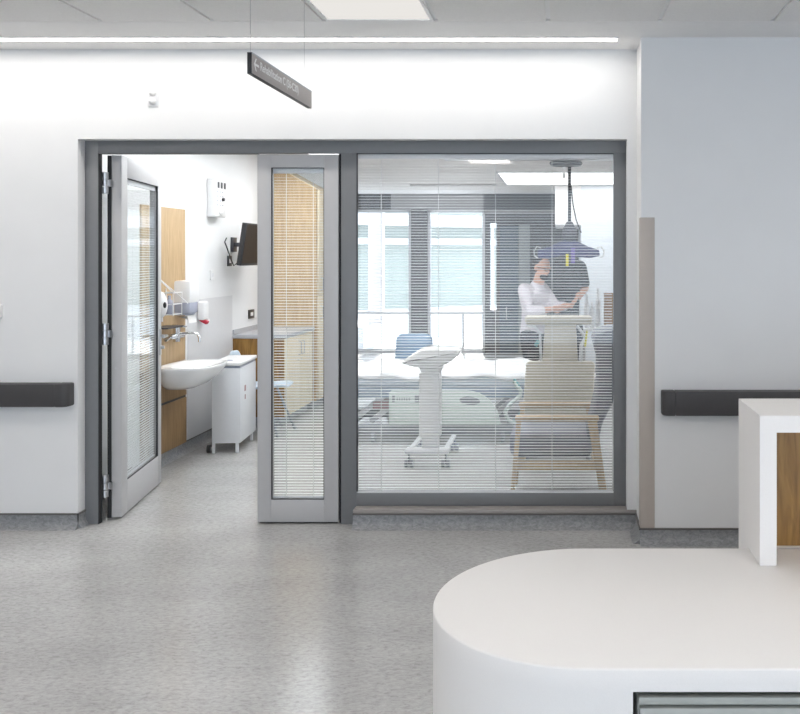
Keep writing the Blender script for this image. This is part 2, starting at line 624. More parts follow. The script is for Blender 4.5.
# ---- narrow closed leaf
d2x0, d2x1 = PX(257.3, YF + .005), PX(338.3, YF + .005)
d2 = thing('door_2', None, None, (.5 * (d2x0 + d2x1), YF + .03, 0), kind='structure')
xf = Matrix.Translation((d2x0, YF + .005, .012))
s2 = F / (YF + .005)
door_leaf(d2, d2x1 - d2x0, zh - .018, .058, xf, (271 - 257.3) / s2, (324 - 257.3) / s2, PZ(500, YF) - .012, PZ(167.5, YF) - .012, (.27, .78))
m = MB()
m.box(d2x0 + .01, d2x1 - .01, YF + .03, YF + .05, .001, .012)
build('bottom_seal', m, M['gasket'], d2, smooth=False)

# ---- open leaf, swung past a right angle into the room
p0 = Vector((PX(121.6, 5.68), 5.68, 0))
Yfar = 6.57
p1 = Vector((PX(161.3, Yfar), Yfar, 0))
u = (p1 - p0).normalized()
nrm = Vector((-u.y, u.x, 0))
LW = (p1 - p0).length
xf = Matrix(((u.x, nrm.x, 0, p0.x), (u.y, nrm.y, 0, p0.y), (0, 0, 1, .012), (0, 0, 0, 1)))
d1 = thing('door_1', None, None, (p0.x, p0.y, 0), kind='structure')
door_leaf(d1, LW, PZ(155.3, 5.68) - .012, .06, xf, .12, LW - .075, .205, 2.15, (.25, .8))
m = MB(xf)
m.box(-.004, .018, .06, .082, 0, 2.28)
build('edge_seal', m, M['gasket'], d1, smooth=False)
m = MB(xf)
for z in (.22, .94, 1.48, 2.12):
    m.cyl((-.002, .036, z), (.002, .036, z), .004, seg=10)
build('edge_screws', m, M['steel'], d1)
hx, hy = PX(105, 5.65), 5.65
for py in (183, 334, 486):
    zc = PZ(py, 5.65)
    m = MB()
    for k in (-1, 0, 1):
        m.cyl((hx, hy, zc + k * .046 - .021), (hx, hy, zc + k * .046 + .021), .022, seg=16)
    m.box(hx + .004, hx + .045, hy + .004, hy + .010, zc - .022, zc + .022)
    build('hinge', m, M['steel'], d1)
m = MB(xf)
m.box(LW - .055, LW - .02, -.008, 0, .93, 1.12, .002)
build('lock_plate', m, M['steel'], d1)
m = MB(xf)
m.tube([(LW - .038, -.004, 1.07), (LW - .038, -.045, 1.07), (LW - .055, -.055, 1.07), (LW - .16, -.055, 1.07)], .009)
build('door_handle', m, M['steel'], d1)
m = MB(xf)
m.cyl((LW - .038, -.002, .985), (LW - .038, -.03, .985), .012)
build('thumb_turn', m, M['steel'], d1)
m = MB(xf)
m.box(LW - .002, LW + .003, .018, .042, .9, 1.2)
m.box(LW - .003, LW + .004, .01, .05, 2.17, 2.2)
build('edge_plate', m, M['steel'], d1)

# ------------------------------------------------------------------ patient room shell
m = MB()
m.box(XL - .6, XL, YR, 10.4, 0, ZR + .1)
m.box(XL - .6, XL - .5, 10.4, YB + .1, 0, ZR + .1)
m.box(XL - .12, OX0 - .001, YR - .02, YR, 0, ZR)
struct('wall_left', m, M['wall'], smooth=False)
m = MB()
m.box(XR, XR + .12, YR, YB + .1, 0, ZR + .1)
struct('wall_room_right', m, M['wall'], smooth=False)
m = MB()
m.box(XL - .6, XR + .12, YR, YB + .1, ZR, ZR + .1)
struct('ceiling_room', m, M['plaster'], smooth=False)
m, mc = MB(), MB()
for y0, y1 in ((YR, 8.70), (10.25, 10.4)):
    m.prism([(XL, 0), (XL + .05, 0.0005), (XL + .028, .008), (XL + .012, .024), (XL + .006, .045), (XL + .006, .085), (XL, .085)], y0, y1, 'y')
    mc.box(XL, XL + .010, y0, y1, .085, .094)
b = struct('baseboard_left', m, M['skirt'])
struct('capping_strip', mc, M['cap'], b)
m = MB()
m.box(XL, XL + .004, 7.66, 8.70, .094, 1.28)
struct('trim_2', m, M['clad'], smooth=False)

# far window wall
def bx(m, px0, px1, py0, py1, Y, dy):
    m.box(PX(px0, Y), PX(px1, Y), Y, Y + dy, PZ(py1, Y), PZ(py0, Y))
zwt = PZ(209.5, YB)
m = MB()
bx(m, 411, 427.5, 209.5, 365, YB, .15)
m.box(PX(485, YB), PX(490, YB), YB, YB + .12, 0, PZ(214, YB))
m.box(PX(490, YB), PX(496.5, YB), YB, YB + .12, PZ(223, YB), PZ(214, YB))
m.box(PX(490, YB), PX(496.5, YB), YB, YB + .12, 0, PZ(310, YB))
m.box(PX(496.5, YB), XR, YB, YB + .12, 0, PZ(214, YB))
wb = struct('wall_back', m, M['dark_wall'], smooth=False)
m = MB()
m.box(PX(391, YB), XR, YB - .02, YB + .12, zwt, ZR)
m.box(PX(484, YB), XR, YB - .02, YB + .12, PZ(214, YB), ZR)
struct('wall_header', m, M['mid_wall'], wb, smooth=False)
m = MB()
m.box(XL - .5, PX(391, YB), YB - .02, YB + .12, zwt, ZR)
struct('blind_box', m, M['dark_header'], wb, smooth=False)
for name, a, c in (('window_2', 350, 411), ('window_3', 427.5, 485)):
    x0, x1 = PX(a, YB), PX(c, YB)
    t = thing(name, None, None, (.5 * (x0 + x1), YB, 0), kind='structure')
    m = MB()
    for xx in (x0, x1 - .05):
        m.box(xx, xx + .05, YB + .03, YB + .09, 0, zwt)
    m.box(x0, x1, YB + .03, YB + .09, 0, .07)
    m.box(x0, x1, YB + .03, YB + .09, zwt - .05, zwt)
    m.box(x0, x1, YB + .04, YB + .08, PZ(314, YB), PZ(312, YB))
    if name == 'window_3':
        xx = PX(463, YB)
        m.box(xx - .02, xx + .02, YB + .04, YB + .08, 0, PZ(314, YB))
    build('window_frame', m, M['white_metal'], t, smooth=False)
    m = MB()
    m.box(x0 + .05, x1 - .05, YB + .055, YB + .06, .07, zwt - .05)
    build('glass_pane', m, M['glass'], t, smooth=False)
d3 = thing('door_3', None, None, (PX(509, YB), YB - .04, 0), kind='structure')
m = MB()
m.box(PX(500, YB), PX(518.5, YB), YB - .045, YB - .001, .01, PZ(226, YB), .004)
build('door_panel', m, M['slate'], d3)
m = MB()
hx_ = PX(507, YB)
m.tube([(hx_, YB - .045, PZ(306, YB)), (hx_, YB - .09, PZ(306.5, YB)), (hx_, YB - .09, PZ(319.5, YB)), (hx_, YB - .045, PZ(320, YB))], .014)
build('door_handle', m, M['chrome'], d3)
m = MB()
m.box(PX(519, YB), PX(530, YB), YB - .06, YB - .001, 0, PZ(225, YB), .004)
struct('trim_3', m, M['ash'])
# bulkhead and pale wall block at the far right
YK = 13.3
m = MB()
m.box(PX(581, YK), XR, YK, YB, 0, ZR)
struct('wall_block', m, M['ice_wall'], smooth=False)
m = MB()
m.box(PX(555, YK), PX(581, YK), YK + .02, YB - .02, PZ(225, YK), ZR)
struct('trim_4', m, M['plaster'], smooth=False)

# room ceiling lamp
yn, yf_ = (ZR - H) * F / (CY - 172), (ZR - H) * F / (CY - 184)
t = thing('ceiling_panel_light', 'large bright ceiling light seen through the blind in the patient room', 'ceiling light', (PX(540, yn), .5 * (yn + yf_), ZR))
m = MB()
m.box(PX(498, yn), XR - .15, yn, yf_ - .02, ZR - .008, ZR - .002)
build('diffuser', m, M['far_panel'], t, smooth=False)
m = MB()
for a, b_, c, d in ((PX(498, yn) - .03, XR - .12, yn - .03, yn), (PX(498, yn) - .03, XR - .12, yf_ - .02, yf_ + .01),
                   (PX(498, yn) - .03, PX(498, yn), yn, yf_ - .02), (XR - .15, XR - .12, yn, yf_ - .02)):
    m.box(a, b_, c, d, ZR - .012, ZR)
build('light_frame', m, M['white_metal'], t, smooth=False)
for x, y in ((-2.35, 6.6), (-.9, 6.6), (-2.35, 7.8), (-.9, 7.8), (-2.35, 9.0), (.5, 7.8)):  # unseen fill lamps, added to brighten the patient room
    t = thing('ceiling_panel_light', 'square ceiling light in the patient room, above the top of the photo', 'ceiling light', (x, y, ZR), group='square ceiling lights of the patient room')
    m = MB()
    m.box(x - .27, x + .27, y - .27, y + .27, ZR - .008, ZR - .002)
    build('diffuser', m, M['room_panel'], t, smooth=False)
    m = MB()
    for a, b_, c, d in ((-.3, .3, -.3, -.27), (-.3, .3, .27, .3), (-.3, -.27, -.27, .27), (.27, .3, -.27, .27)):
        m.box(x + a, x + b_, y + c, y + d, ZR - .012, ZR)
    build('light_frame', m, M['white_metal'], t, smooth=False)
yt = yf_ + .03
m = MB()
m.box(PX(410, yt), PX(497, yt), yt - .02, yt + .02, ZR - .03, ZR)
single('curtain_track', m, M['white_metal'], 'thin white ceiling track running left of the bright patient room light', 'curtain track', (PX(450, yt), yt, ZR))

# ------------------------------------------------------------------ outside the far windows
m = MB()
m.box(-30, 25, YB + .15, 60, -.12, -.02)
struct('ground', m, M['concrete'])
A, Bq = Vector((-13, 22.5, 0)), Vector((4, 36, 0))
uu = (Bq - A).normalized()
nn = Vector((-uu.y, uu.x, 0))
xfb = Matrix(((uu.x, nn.x, 0, A.x), (uu.y, nn.y, 0, A.y), (0, 0, 1, 0), (0, 0, 0, 1)))
bl = thing('building', 'white office wing with pale green glazing outside the far windows', 'building', (A.x + uu.x * 8, A.y + uu.y * 8, 0))
L_ = 24
m = MB(xfb)
m.box(0, L_, .2, 6, -.02, 6.5)
build('curtain_wall', m, M['green_glass'], bl, smooth=False)
for z0, z1 in ((2.02, 2.22), (2.62, 3.0), (5.4, 5.9)):
    m = MB(xfb)
    m.box(-.2, L_ + .2, -.25, .25, z0, z1)
    build('fascia_band', m, M['facade'], bl, smooth=False)
for k in range(9):
    m = MB(xfb)
    m.box(k * 2.6 + .5, k * 2.6 + .62, .06, .25, -.02, 6.4)
    build('mullion', m, M['facade'], bl, smooth=False)
m = MB()
m.box(-5.5, -3.53, YB + .5, 18.4, -.02, .40)
single('planter_wall', m, M['facade'], 'low white wall outside the left far window', 'low wall', (-4.5, 17, -.02), smooth=False)
m = MB()
Yc = 16.6
m.box(PX(368, Yc), PX(382, Yc), Yc, Yc + .26, .405, 6.0, .01)
single('column', m, M['column'], 'pale pinkish column standing on the low wall outside the left window', 'column', (PX(375, Yc), Yc, .4))

# ------------------------------------------------------------------ corridor things
def handrail(name, label, x0, x1, y, round_left):
    y0 = y - .085
    r = .04
    pts = []
    if round_left:
        pts = [(x1, y0), (x1, y - .045), (x0 + r, y - .045)]
        pts = [(x1, y - .002), (x0, y - .002)] + [(x0 + r - r * math.cos(a), y0 + r - r * math.sin(a)) for a in [i * PI / 16 for i in range(9)]] + [(x1, y0)]
    else:
        pts = [(x0, y - .002), (x0, y0)] + [(x1 - r + r * math.sin(a), y0 + r - r * math.cos(a)) for a in [i * PI / 16 for i in range(9)]] + [(x1, y - .002)]
    t = thing(name, label, 'handrail', (.5 * (x0 + x1), y, .75))
    joint = x0 + .075 if round_left else x1 - .075
    def clip(lo, hi):
        q = []
        for (a, b) in pts:
            q.append((min(max(a, lo), hi), b))
        out = []
        for p in q:
            if not out or (abs(p[0] - out[-1][0]) + abs(p[1] - out[-1][1])) > 1e-5:
                out.append(p)
        return out
    if round_left:
        body, cap = clip(joint + .0015, 1e9), clip(-1e9, joint - .0005)
    else:
        body, cap = clip(-1e9, joint - .0015), clip(joint + .0005, 1e9)
    m = MB()
    m.prism(body, .752, .89, 'z', bev=.006)
    build('rail_body', m, M['rail'], t)
    m = MB()
    m.prism(cap, .751, .891, 'z', bev=.008)
    build('end_cap', m, M['rail'], t)
    return t
YH = YW - .085
handrail('handrail', 'charcoal wall handrail at left of the open door', -6.9, PX(72.5, YW - .02), YW, False)
YH2 = YP - .085
handrail('handrail', 'charcoal wall handrail on the right wall behind the white counter', PX(662.5, YH2), 6.9, YP, True)

m = MB()
zc0, zc1 = .0925, PZ(217.5, YP)
m.box(XP - .004, XP + .078, YP - .005, YP - .0003, zc0, zc1, .002)
m.box(XP - .005, XP - .0003, YP - .005, YP + .078, zc0, zc1, .002)
single('corner_guard', m, M['guard'], 'tall beige corner guard strip beside the observation window', 'corner guard', (XP, YP, zc0))

# wall sounder pair and switch
zz = PZ(97, YW)
xx = PX(153.2, YW)
t = thing('wall_sensor', 'small white wall fitting with two round knobs above the door', 'sensor', (xx, YW, zz))
m = MB()
m.box(xx - .035, xx + .035, YW - .006, YW - .0005, PZ(107, YW), PZ(84, YW), .002)
build('back_plate', m, M['white'], t)
for py in (93, 101.5):
    m = MB()
    m.ball((xx, YW - .012, PZ(py, YW)), (.021, .022, .021))
    build('knob', m, M['white'], t)
t = thing('wall_switch', 'white switch box cut by the left edge of the photo above the handrail', 'switch', (PX(-6, YW), YW, 1.32))
m = MB()
m.box(PX(-13, YW), PX(3, YW), YW - .03, YW - .0005, PZ(318, YW), PZ(305, YW), .003)
build('switch_box', m, M['white'], t)
m = MB()
m.box(PX(-8, YW), PX(-2, YW), YW - .036, YW - .029, PZ(316, YW), PZ(308, YW), .002)
build('rocker', m, M['white'], t)

# ---- hanging sign
sx = -1.276
ya, yb = 900 / 243.7, 900 / 197.0
zt, zbm = 2.497, 2.408
t = thing('hanging_sign', 'grey direction sign hung on thin wires from the ceiling', 'sign', (sx, .5 * (ya + yb), zbm))
m = MB()
m.box(sx - .0205, sx - .0115, ya, yb, zbm, zt, .001)
m.box(sx - .0105, sx - .0012, ya, yb, zbm, zt, .001)
m.box(sx - .013, sx - .009, ya + .004, yb - .004, zbm + .003, zt - .003)
build('sign_board', m, M['black'], t, label='dark edged board')
m = MB()
m.box(sx - .0012, sx, ya, yb, zbm + .003, zt, .0004)
build('sign_face', m, M['sign'], t)
m = MB()
m.box(sx - .0006, sx + .0006, ya, yb, zt - .006, zt + .0003)
build('face_edge', m, M['sign_edge'], t)
for y in (ya + .012, 900 / 201.0):
    m = MB()
    m.cyl((sx - .011, y, zt - .004), (sx - .011, y, ZC + .012), .0011, seg=8)
    build('wire', m, M['steel'], t)
def text_part(txt, width, height, loc, parent, mat, name):
    cu = bpy.data.curves.new('lettering', 'FONT')
    cu.body = txt
    cu.size = 1
    cu.extrude = .01
    cu.offset = .012
    to = bpy.data.objects.new('lettering', cu)
    COL.objects.link(to)
    bpy.context.view_layer.update()
    dg = bpy.context.evaluated_depsgraph_get()
    me = bpy.data.meshes.new_from_object(to.evaluated_get(dg))
    bpy.data.objects.remove(to)
    xs_ = [v.co.x for v in me.vertices]
    zs_ = [v.co.y for v in me.vertices]
    x0, x1, z0, z1 = min(xs_), max(xs_), min(zs_), max(zs_)
    base = WPOS[parent]
    for v in me.vertices:
        a = (v.co.x - x0) / (x1 - x0) * width
        b = (v.co.y - z0) / (z1 - z0) * height
        v.co = Vector((sx + .0004 + v.co.z * .04, loc[0] + a, loc[1] + b)) - base
    me.materials.append(mat)
    o = bpy.data.objects.new(name, me)
    COL.objects.link(o)
    o.parent = parent
    return o
text_part('Rehabilitation C (S6-C30)', .545, .047, (3.795, zbm + .023), t, M['lettering'], 'lettering')
m = MB()
ay, az = 3.715, zbm + .046
m.box(sx + .0001, sx + .0006, ay + .004, ay + .062, az - .005, az + .005)
for s in (1, -1):
    m.prism([(ay, az), (ay + .012, az), (ay + .034, az + s * .026), (ay + .022, az + s * .026)], sx + .0001, sx + .0006, 'x')
build('arrow', m, M['lettering'], t, smooth=False)

# ---- reception desk
HD = .74
y0d, y1d = 2.005, 2.836
rc = (y1d - y0d) / 2
cxd, cyd = .070, (y0d + y1d) / 2
arc = [(cxd + rc * math.cos(a), cyd + rc * math.sin(a)) for a in [PI / 2 + PI * i / 72 for i in range(73)]]
xo = PX(633, y0d)
zo = PZ(692, y0d)
XE = 2.6
desk = thing('reception_desk', 'low white reception desk with a rounded left end in the foreground', 'desk', (.9, cyd, 0))
m = MB()
m.prism(arc + [(XE, y0d), (XE, y1d)], zo, HD, 'z', bev_hi=.005)
m.prism(arc + [(xo, y0d), (xo, y1d)], 0, zo + .0001, 'z')
m.box(xo - .01, XE, y1d - .12, y1d, 0, zo + .0001)
build('desk_shell', m, M['solid'], desk, angle=50)
t = thing('drawer_pedestal', 'grey-green metal drawer unit set under the white desk front', 'cabinet', (xo + .5, 2.3, 0))
m = MB()
m.box(xo + .012, xo + 1.25, y0d + .03, 2.68, .03, PZ(697.5, y0d + .03), .003)
build('pedestal_body', m, M['tambour'], t)
ztp = PZ(707.5, y0d)
for k in range(3):
    za = ztp - .008 - k * .20
    m = MB()
    m.box(xo + .016, xo + 1.246, y0d + .012, y0d + .029, za - .192, za, .003)
    dr = build('drawer', m, M['tambour'], t)
    m = MB()
    m.box(xo + .5, xo + .66, y0d + .004, y0d + .012, za - .06, za - .045, .002)
    build('drawer_handle', m, M['steel'], dr)
m = MB()
m.box(xo + .014, xo + 1.248, y0d + .012, y0d + .029, ztp, PZ(698, y0d + .01), .002)
build('top_rail', m, M['tambour'], t)

ct = thing('transaction_counter', 'raised white counter unit with an oak back panel behind the desk', 'counter', (1.4, 2.85, 0))
bx0, by0, by1, bz = .584, 2.67, 2.993, 1.186
m = MB()
m.box(bx0, bx0 + .05, by0, by1, HD + .001, bz - .05 + .0001)
m.box(bx0, bx0 + .05, y1d + .004, by1, 0, HD + .001)
m.box(bx0, XE, by0, by1, bz - .05, bz)
m.box(bx0 + .05, XE, y1d + .035, by1, 0, bz - .05)
build('counter_shell', m, M['solid'], ct, smooth=False)
m = MB()
m.box(bx0 + .05, XE, y1d + .004, y1d + .034, HD + .006, bz - .0501)
build('back_panel', m, M['oak_rich'], ct, label='oak back panel', smooth=False)
m = MB()
m.box(bx0 + .05, XE, y1d - .003, y1d + .004, HD + .001, HD + .006)
build('panel_lip', m, M['guard'], ct, smooth=False)

# ------------------------------------------------------------------ washing area on the left wall
ya_, yb_ = 6.8, -(XL + .03) * F / (CX - 186.6)
pt = thing('wall_panel', 'oak back panel behind the washbasin with a lower access box', 'panel', (XL, 7.2, .09))
m = MB()
m.box(XL + .0005, XL + .02, ya_, yb_, .79, 2.05, .002)
build('upper_panel', m, M['oak'], pt)
m = MB()
m.box(XL + .0005, XL + .03, ya_, yb_, .495, .785, .002)
build('middle_panel', m, M['oak_mid'], pt)
m = MB()
m.box(XL + .0005, XL + .03, ya_, yb_, .095, .475, .002)
build('lower_panel', m, M['oak_mid'], pt)
m = MB()
m.box(XL + .0005, XL + .022, ya_, yb_, .475, .495)
build('panel_gap', m, M['dark_metal'], pt, smooth=False)

# basin: rim outline in plan, lofted down to the wall
bs = thing('washbasin', 'white ceramic washbasin mounted on the oak panel', 'washbasin', (XL + .3, 7.2, .6))
YS = 7.2
zrim = PZ(364, YS)
def basin_ring(half_w, front, back, z, n=40, e=3.2):
    cx_, rx = (front + back) / 2, (front - back) / 2
    r = []
    for k in range(n):
        a = 2 * PI * k / n
        ca, sa = math.cos(a), math.sin(a)
        r.append((cx_ + rx * math.copysign(abs(ca) ** (2 / e), ca), YS + half_w * math.copysign(abs(sa) ** (2 / e), sa), z))
    return r
m = MB()
X0 = XL + .031
rings = [basin_ring(.12, X0 + .22, X0 + .01, zrim - .19, e=2.4), basin_ring(.22, X0 + .30, X0 + .004, zrim - .155, e=2.6), basin_ring(.29, X0 + .375, X0 + .002, zrim - .09),
         basin_ring(.32, X0 + .42, X0 + .001, zrim - .03), basin_ring(.325, X0 + .427, X0, zrim - .006), basin_ring(.322, X0 + .424, X0 + .002, zrim),
         basin_ring(.285, X0 + .39, X0 + .10, zrim - .002), basin_ring(.27, X0 + .375, X0 + .11, zrim - .02),
         basin_ring(.20, X0 + .32, X0 + .14, zrim - .09), basin_ring(.08, X0 + .28, X0 + .19, zrim - .12)]
vr = [[m.bm.verts.new(p) for p in r] for r in rings]
for i in range(len(vr) - 1):
    for k in range(40):
        m.bm.faces.new((vr[i][k], vr[i][(k + 1) % 40], vr[i + 1][(k + 1) % 40], vr[i + 1][k]))
m.bm.faces.new(vr[0][::-1])
m.bm.faces.new(vr[-1])
build('basin_bowl', m, M['ceramic'], bs, angle=60)
m = MB()
m.lathe([(.024, 0), (.024, .004), (.016, .006)], (X0 + .235, YS, zrim - .1199))
build('drain', m, M['chrome'], bs)

t = thing('wall_tap', 'chrome wall mounted lever mixer tap above the washbasin', 'tap', (XL + .02, YS, 1.0))
YT = 7.28
zt_ = PZ(336, YT)
m = MB()
m.cyl((XL + .0205, YT - .08, zt_), (XL + .07, YT - .08, zt_), .022)
m.cyl((XL + .0205, YT + .08, zt_), (XL + .07, YT + .08, zt_), .022)
m.cyl((XL + .075, YT - .13, zt_), (XL + .075, YT + .11, zt_), .024)
m.cyl((XL + .075, YT, zt_ - .045), (XL + .075, YT, zt_ + .05), .026)
build('tap_body', m, M['chrome'], t)
m = MB()
m.tube([(XL + .075, YT, zt_ + .01), (XL + .14, YT + .01, zt_ + .02), (XL + .20, YT + .02, zt_ + .022), (XL + .235, YT + .03, zt_ + .01), (XL + .25, YT + .03, zt_ - .02), (XL + .25, YT + .03, zt_ - .05)], .013)
build('spout', m, M['chrome'], t)
m = MB()
m.cyl((XL + .075, YT, zt_ + .05), (XL + .075, YT, zt_ + .075), .028)
m.rbox((XL + .105, YT - .02, zt_ + .083), (.11, .03, .014), Matrix.Rotation(.12, 3, 'Y'), .004)
build('lever', m, M['chrome'], t)
m = MB()
m.tube([(XL + .075, YT - .12, zt_), (XL + .10, YT - .2, zt_ - .005), (XL + .12, YT - .30, zt_ - .01)], .009)
build('side_lever', m, M['chrome'], t)

# paper towel dispenser
t = thing('towel_dispenser', 'white paper towel dispenser with a grey window over the basin', 'dispenser', (XL + .02, 7.47, 1.15))
dy0, dy1 = 7.36, 7.58
dxf = XL + .155
zd1, zd0 = PZ(281, 7.3), PZ(316, 7.3)
m = MB()
pl = [(XL + .0205, dy0), (dxf - .05, dy0), (dxf - .015, dy0 + .02), (dxf, dy0 + .07), (dxf, dy1 - .07), (dxf - .015, dy1 - .02), (dxf - .05, dy1), (XL + .0205, dy1)]
m.prism(pl, zd0 + .10, zd1, 'z', bev=.015)
build('cover', m, M['white'], t)
m = MB()
pl2 = [(a - .004 if a > XL + .1 else a, b + (.004 if b < 7.47 else -.004)) for a, b in pl]
m.prism(pl2, zd0 + .015, zd0 + .115, 'z', bev=.012)
build('window_band', m, M['smoke'], t)
m = MB()
m.prism([(a - .02 if a > XL + .1 else a, b + (.02 if b < 7.47 else -.02)) for a, b in pl], zd0, zd0 + .02, 'z')
build('base', m, M['grey_plastic'], t)
m = MB()
m.rbox((dxf - .065, 7.47, zd0 - .025), (.07, .15, .003), Matrix.Rotation(.25, 3, 'Y'))
m.rbox((dxf - .035, 7.47, zd0 - .035), (.003, .15, .065), Matrix.Rotation(-.25, 3, 'Y'))
build('paper_towel', m, M['paper'], t)
# round soap dispenser at left of it
t = thing('soap_dispenser', 'white rounded soap dispenser with a dark eye left of the towel dispenser', 'dispenser', (XL + .02, 6.98, 1.12))
m = MB()
yc = 6.98
zc = PZ(305, yc)
m.ball((XL + .075, yc, zc), (.055, .058, .105))
m.box(XL + .0205, XL + .08, yc - .045, yc + .045, zc - .09, zc + .09, .015)
build('dispenser_body', m, M['white'], t)
m = MB()
m.ball((XL + .118, yc - .02, zc), (.014, .018, .026))
build('dispenser_window', m, M['black'], t)
m = MB()
m.cyl((XL + .085, yc, zc - .13), (XL + .085, yc, zc - .085), .012)
build('nozzle', m, M['white'], t)
# far soap / glove dispenser with red lever
t = thing('hygiene_dispenser', 'white wall dispenser with a red lever right of the towel dispenser', 'dispenser', (XL, 7.95, 1.1))
yc = 7.90
m = MB()
m.box(XL + .0045, XL + .075, yc - .05, yc + .05, PZ(320, yc), PZ(301, yc), .02, 3)
build('dispenser_body', m, M['white'], t)
m = MB()
m.rbox((XL + .055, yc - .01, PZ(321, yc)), (.07, .05, .03), Matrix.Rotation(.5, 3, 'Y'), .006)
build('lever', m, M['red'], t, label='red lever')
m = MB()
m.box(XL + .02, XL + .08, yc + .015, yc + .06, PZ(324, yc), PZ(319, yc), .01)
build('drip_tray', m, M['white'], t)
# wire rack with shelf
t = thing('wire_rack', 'white wire rack holding a bottle beside the towel dispenser', 'rack', (XL + .02, 7.12, 1.15))
m = MB()
yr0, yr1 = 7.04, 7.20
for z in (1.20, 1.28, 1.37):
    m.tube([(XL + .021, yr0, z), (XL + .15, yr0, z), (XL + .15, yr1, z), (XL + .021, yr1, z)], .004, 8)
for y in (yr0, yr1):
    m.tube([(XL + .15, y, 1.19), (XL + .15, y, 1.38)], .004, 8)
m.tube([(XL + .021, yr0, 1.50), (XL + .15, yr0, 1.37)], .004, 8)
m.tube([(XL + .021, yr0, 1.50), (XL + .20, yr1, 1.28)], .004, 8)
m.tube([(XL + .024, yr0, 1.18), (XL + .024, yr0, 1.51)], .004, 8)
m.tube([(XL + .024, yr1, 1.18), (XL + .024, yr1, 1.40)], .004, 8)
build('wire_frame', m, M['white_metal'], t)
m = MB()
m.box(XL + .0205, XL + .16, 6.93, 7.215, 1.095, 1.105)
single('wall_shelf', m, M['dark_metal'], 'thin dark shelf on the oak panel under the dispensers', 'shelf', (XL + .09, 7.07, 1.095))
m = MB()
m.lathe([(.03, 0), (.034, .01), (.034, .09), (.02, .115), (.012, .12), (.012, .15)], (XL + .085, 7.12, 1.197))
single('soap_bottle', m, M['smoke'], 'small grey bottle standing in the white wire rack', 'bottle', (XL + .085, 7.12, 1.197))

# wall unit with icons
t = thing('wall_control_unit', 'white wall unit with small dark icons high beside the screen', 'wall unit', (XL, 8.2, 2.0))
Yn = 8.08
Yq = 8.33
z0, z1 = 2.015, 2.36
m = MB()
m.box(XL + .0005, XL + .085, Yn, Yq, z0, z1, .012, 3)
build('unit_body', m, M['white'], t)
for k in range(3):
    yy = Yn + .035 + k * .075
    m = MB()
    m.box(XL + .085, XL + .087, yy, yy + .045, z1 - .085, z1 - .03, .0008)
    build('icon', m, M['dark_metal'], t)
for k in range(4):
    for j in range(3):
        m = MB()
        m.box(XL + .085, XL + .0865, Yn + .03 + j * .06, Yn + .046 + j * .06, z0 + .10 + k * .04, z0 + .112 + k * .04)
        build('marking', m, M['grey_plastic'], t, smooth=False)
m = MB()
m.cyl((XL + .085, Yn + .15, z0 + .16), (XL + .105, Yn + .15, z0 + .16), .014)
build('knob', m, M['dark_metal'], t)
m = MB()
m.ball((XL + .087, Yn + .12, z0 + .05), (.012, .05, .04))
build('dome_cover', m, M['white'], t)

# screen on an arm
t = thing('wall_screen', 'dark flat screen on a wall arm in the patient room', 'screen', (XL, 8.6, 1.7))
rt = Matrix.Rotation(math.radians(8), 3, 'Y')
cs = Vector((-2.965, 8.63, 1.77))
m = MB()
m.rbox(cs, (.045, .66, .40), rt, .006)
build('screen_case', m, M['black'], t)
m = MB()
m.rbox(cs + rt @ Vector((.0235, 0, .006)), (.002, .63, .36), rt)
build('screen_face', m, M['screen'], t, smooth=False)
m = MB()
m.box(XL + .0005, XL + .02, 8.66, 8.78, 1.70, 1.84, .003)
m.box(XL + .02, -3.0, 8.69, 8.74, 1.75, 1.79, .003)
m.rbox(cs + rt @ Vector((-.035, .08, 0)), (.03, .16, .16), rt, .003)

build('wall_arm', m, M['dark_metal'], t)
m = MB()
m.tube([(XL + .06, 8.40, 1.83), (XL + .05, 8.38, 1.79), (XL + .07, 8.39, 1.73), (XL + .1, 8.41, 1.62), (XL + .12, 8.42, 1.57), (XL + .16, 8.42, 1.60)], .006, 8)
build('cable', m, M['black'], t)

def wall_socket(label, y, z, w, h, face):
    t = thing('wall_socket', label, 'socket', (XL, y, z))
    m = MB()
    m.box(XL + .0005, XL + .012, y - w / 2, y + w / 2, z - h / 2, z + h / 2, .003)
    build('face_plate', m, M[face], t)
    m = MB()
    m.box(XL + .012, XL + .016, y - w * .22, y + w * .22, z - h * .2, z + h * .2, .001)
    build('insert', m, M['white' if face == 'black' else 'white_metal'], t)
wall_socket('small white wall plate below the wall unit with icons', 8.19, PZ(275, 8.19), .09, .09, 'white')
wall_socket('black framed socket on the wall left of the dark screen', 8.62, 1.613, .10, .10, 'black')
wall_socket('black framed socket just above the grey worktop', 9.22, PZ(314, 9.22), .16, .09, 'black')

# worktop with base cabinet and tall unit
Y8 = 8.71
wt = thing('worktop', 'grey worktop with an upstand along the left wall', 'worktop', (XL + .27, 9.2, .87))
m = MB()
m.box(XL + .0005, PX(287, Y8), Y8, 9.685, .86, .90, .006, 3)
build('worktop_slab', m, M['top'], wt)
m = MB()
m.box(XL + .0005, XL + .018, Y8, 9.685, .90, .945)
build('upstand', m, M['top'], wt, smooth=False)
bc = thing('base_cabinet', 'oak base cabinet with pale doors below the grey worktop', 'cabinet', (XL + .25, 9.2, 0))
xfz = -2.70
m = MB()
m.box(XL + .0005, xfz, Y8 + .01, Y8 + .03, .10, .859)
m.box(XL + .0005, xfz, 9.66, 9.68, .10, .859)
m.box(XL + .0005, xfz, Y8 + .03, 9.66, .10, .12)
m.box(XL + .0005, XL + .02, Y8 + .03, 9.66, .12, .859)
build('carcass', m, M['oak_rich'], bc, smooth=False)
m = MB()
m.box(XL + .0505, xfz - .05, Y8 + .03, 9.68, 0, .10)
build('plinth', m, M['skirt'], bc, smooth=False)
ym = .5 * (Y8 + .012 + 9.62)
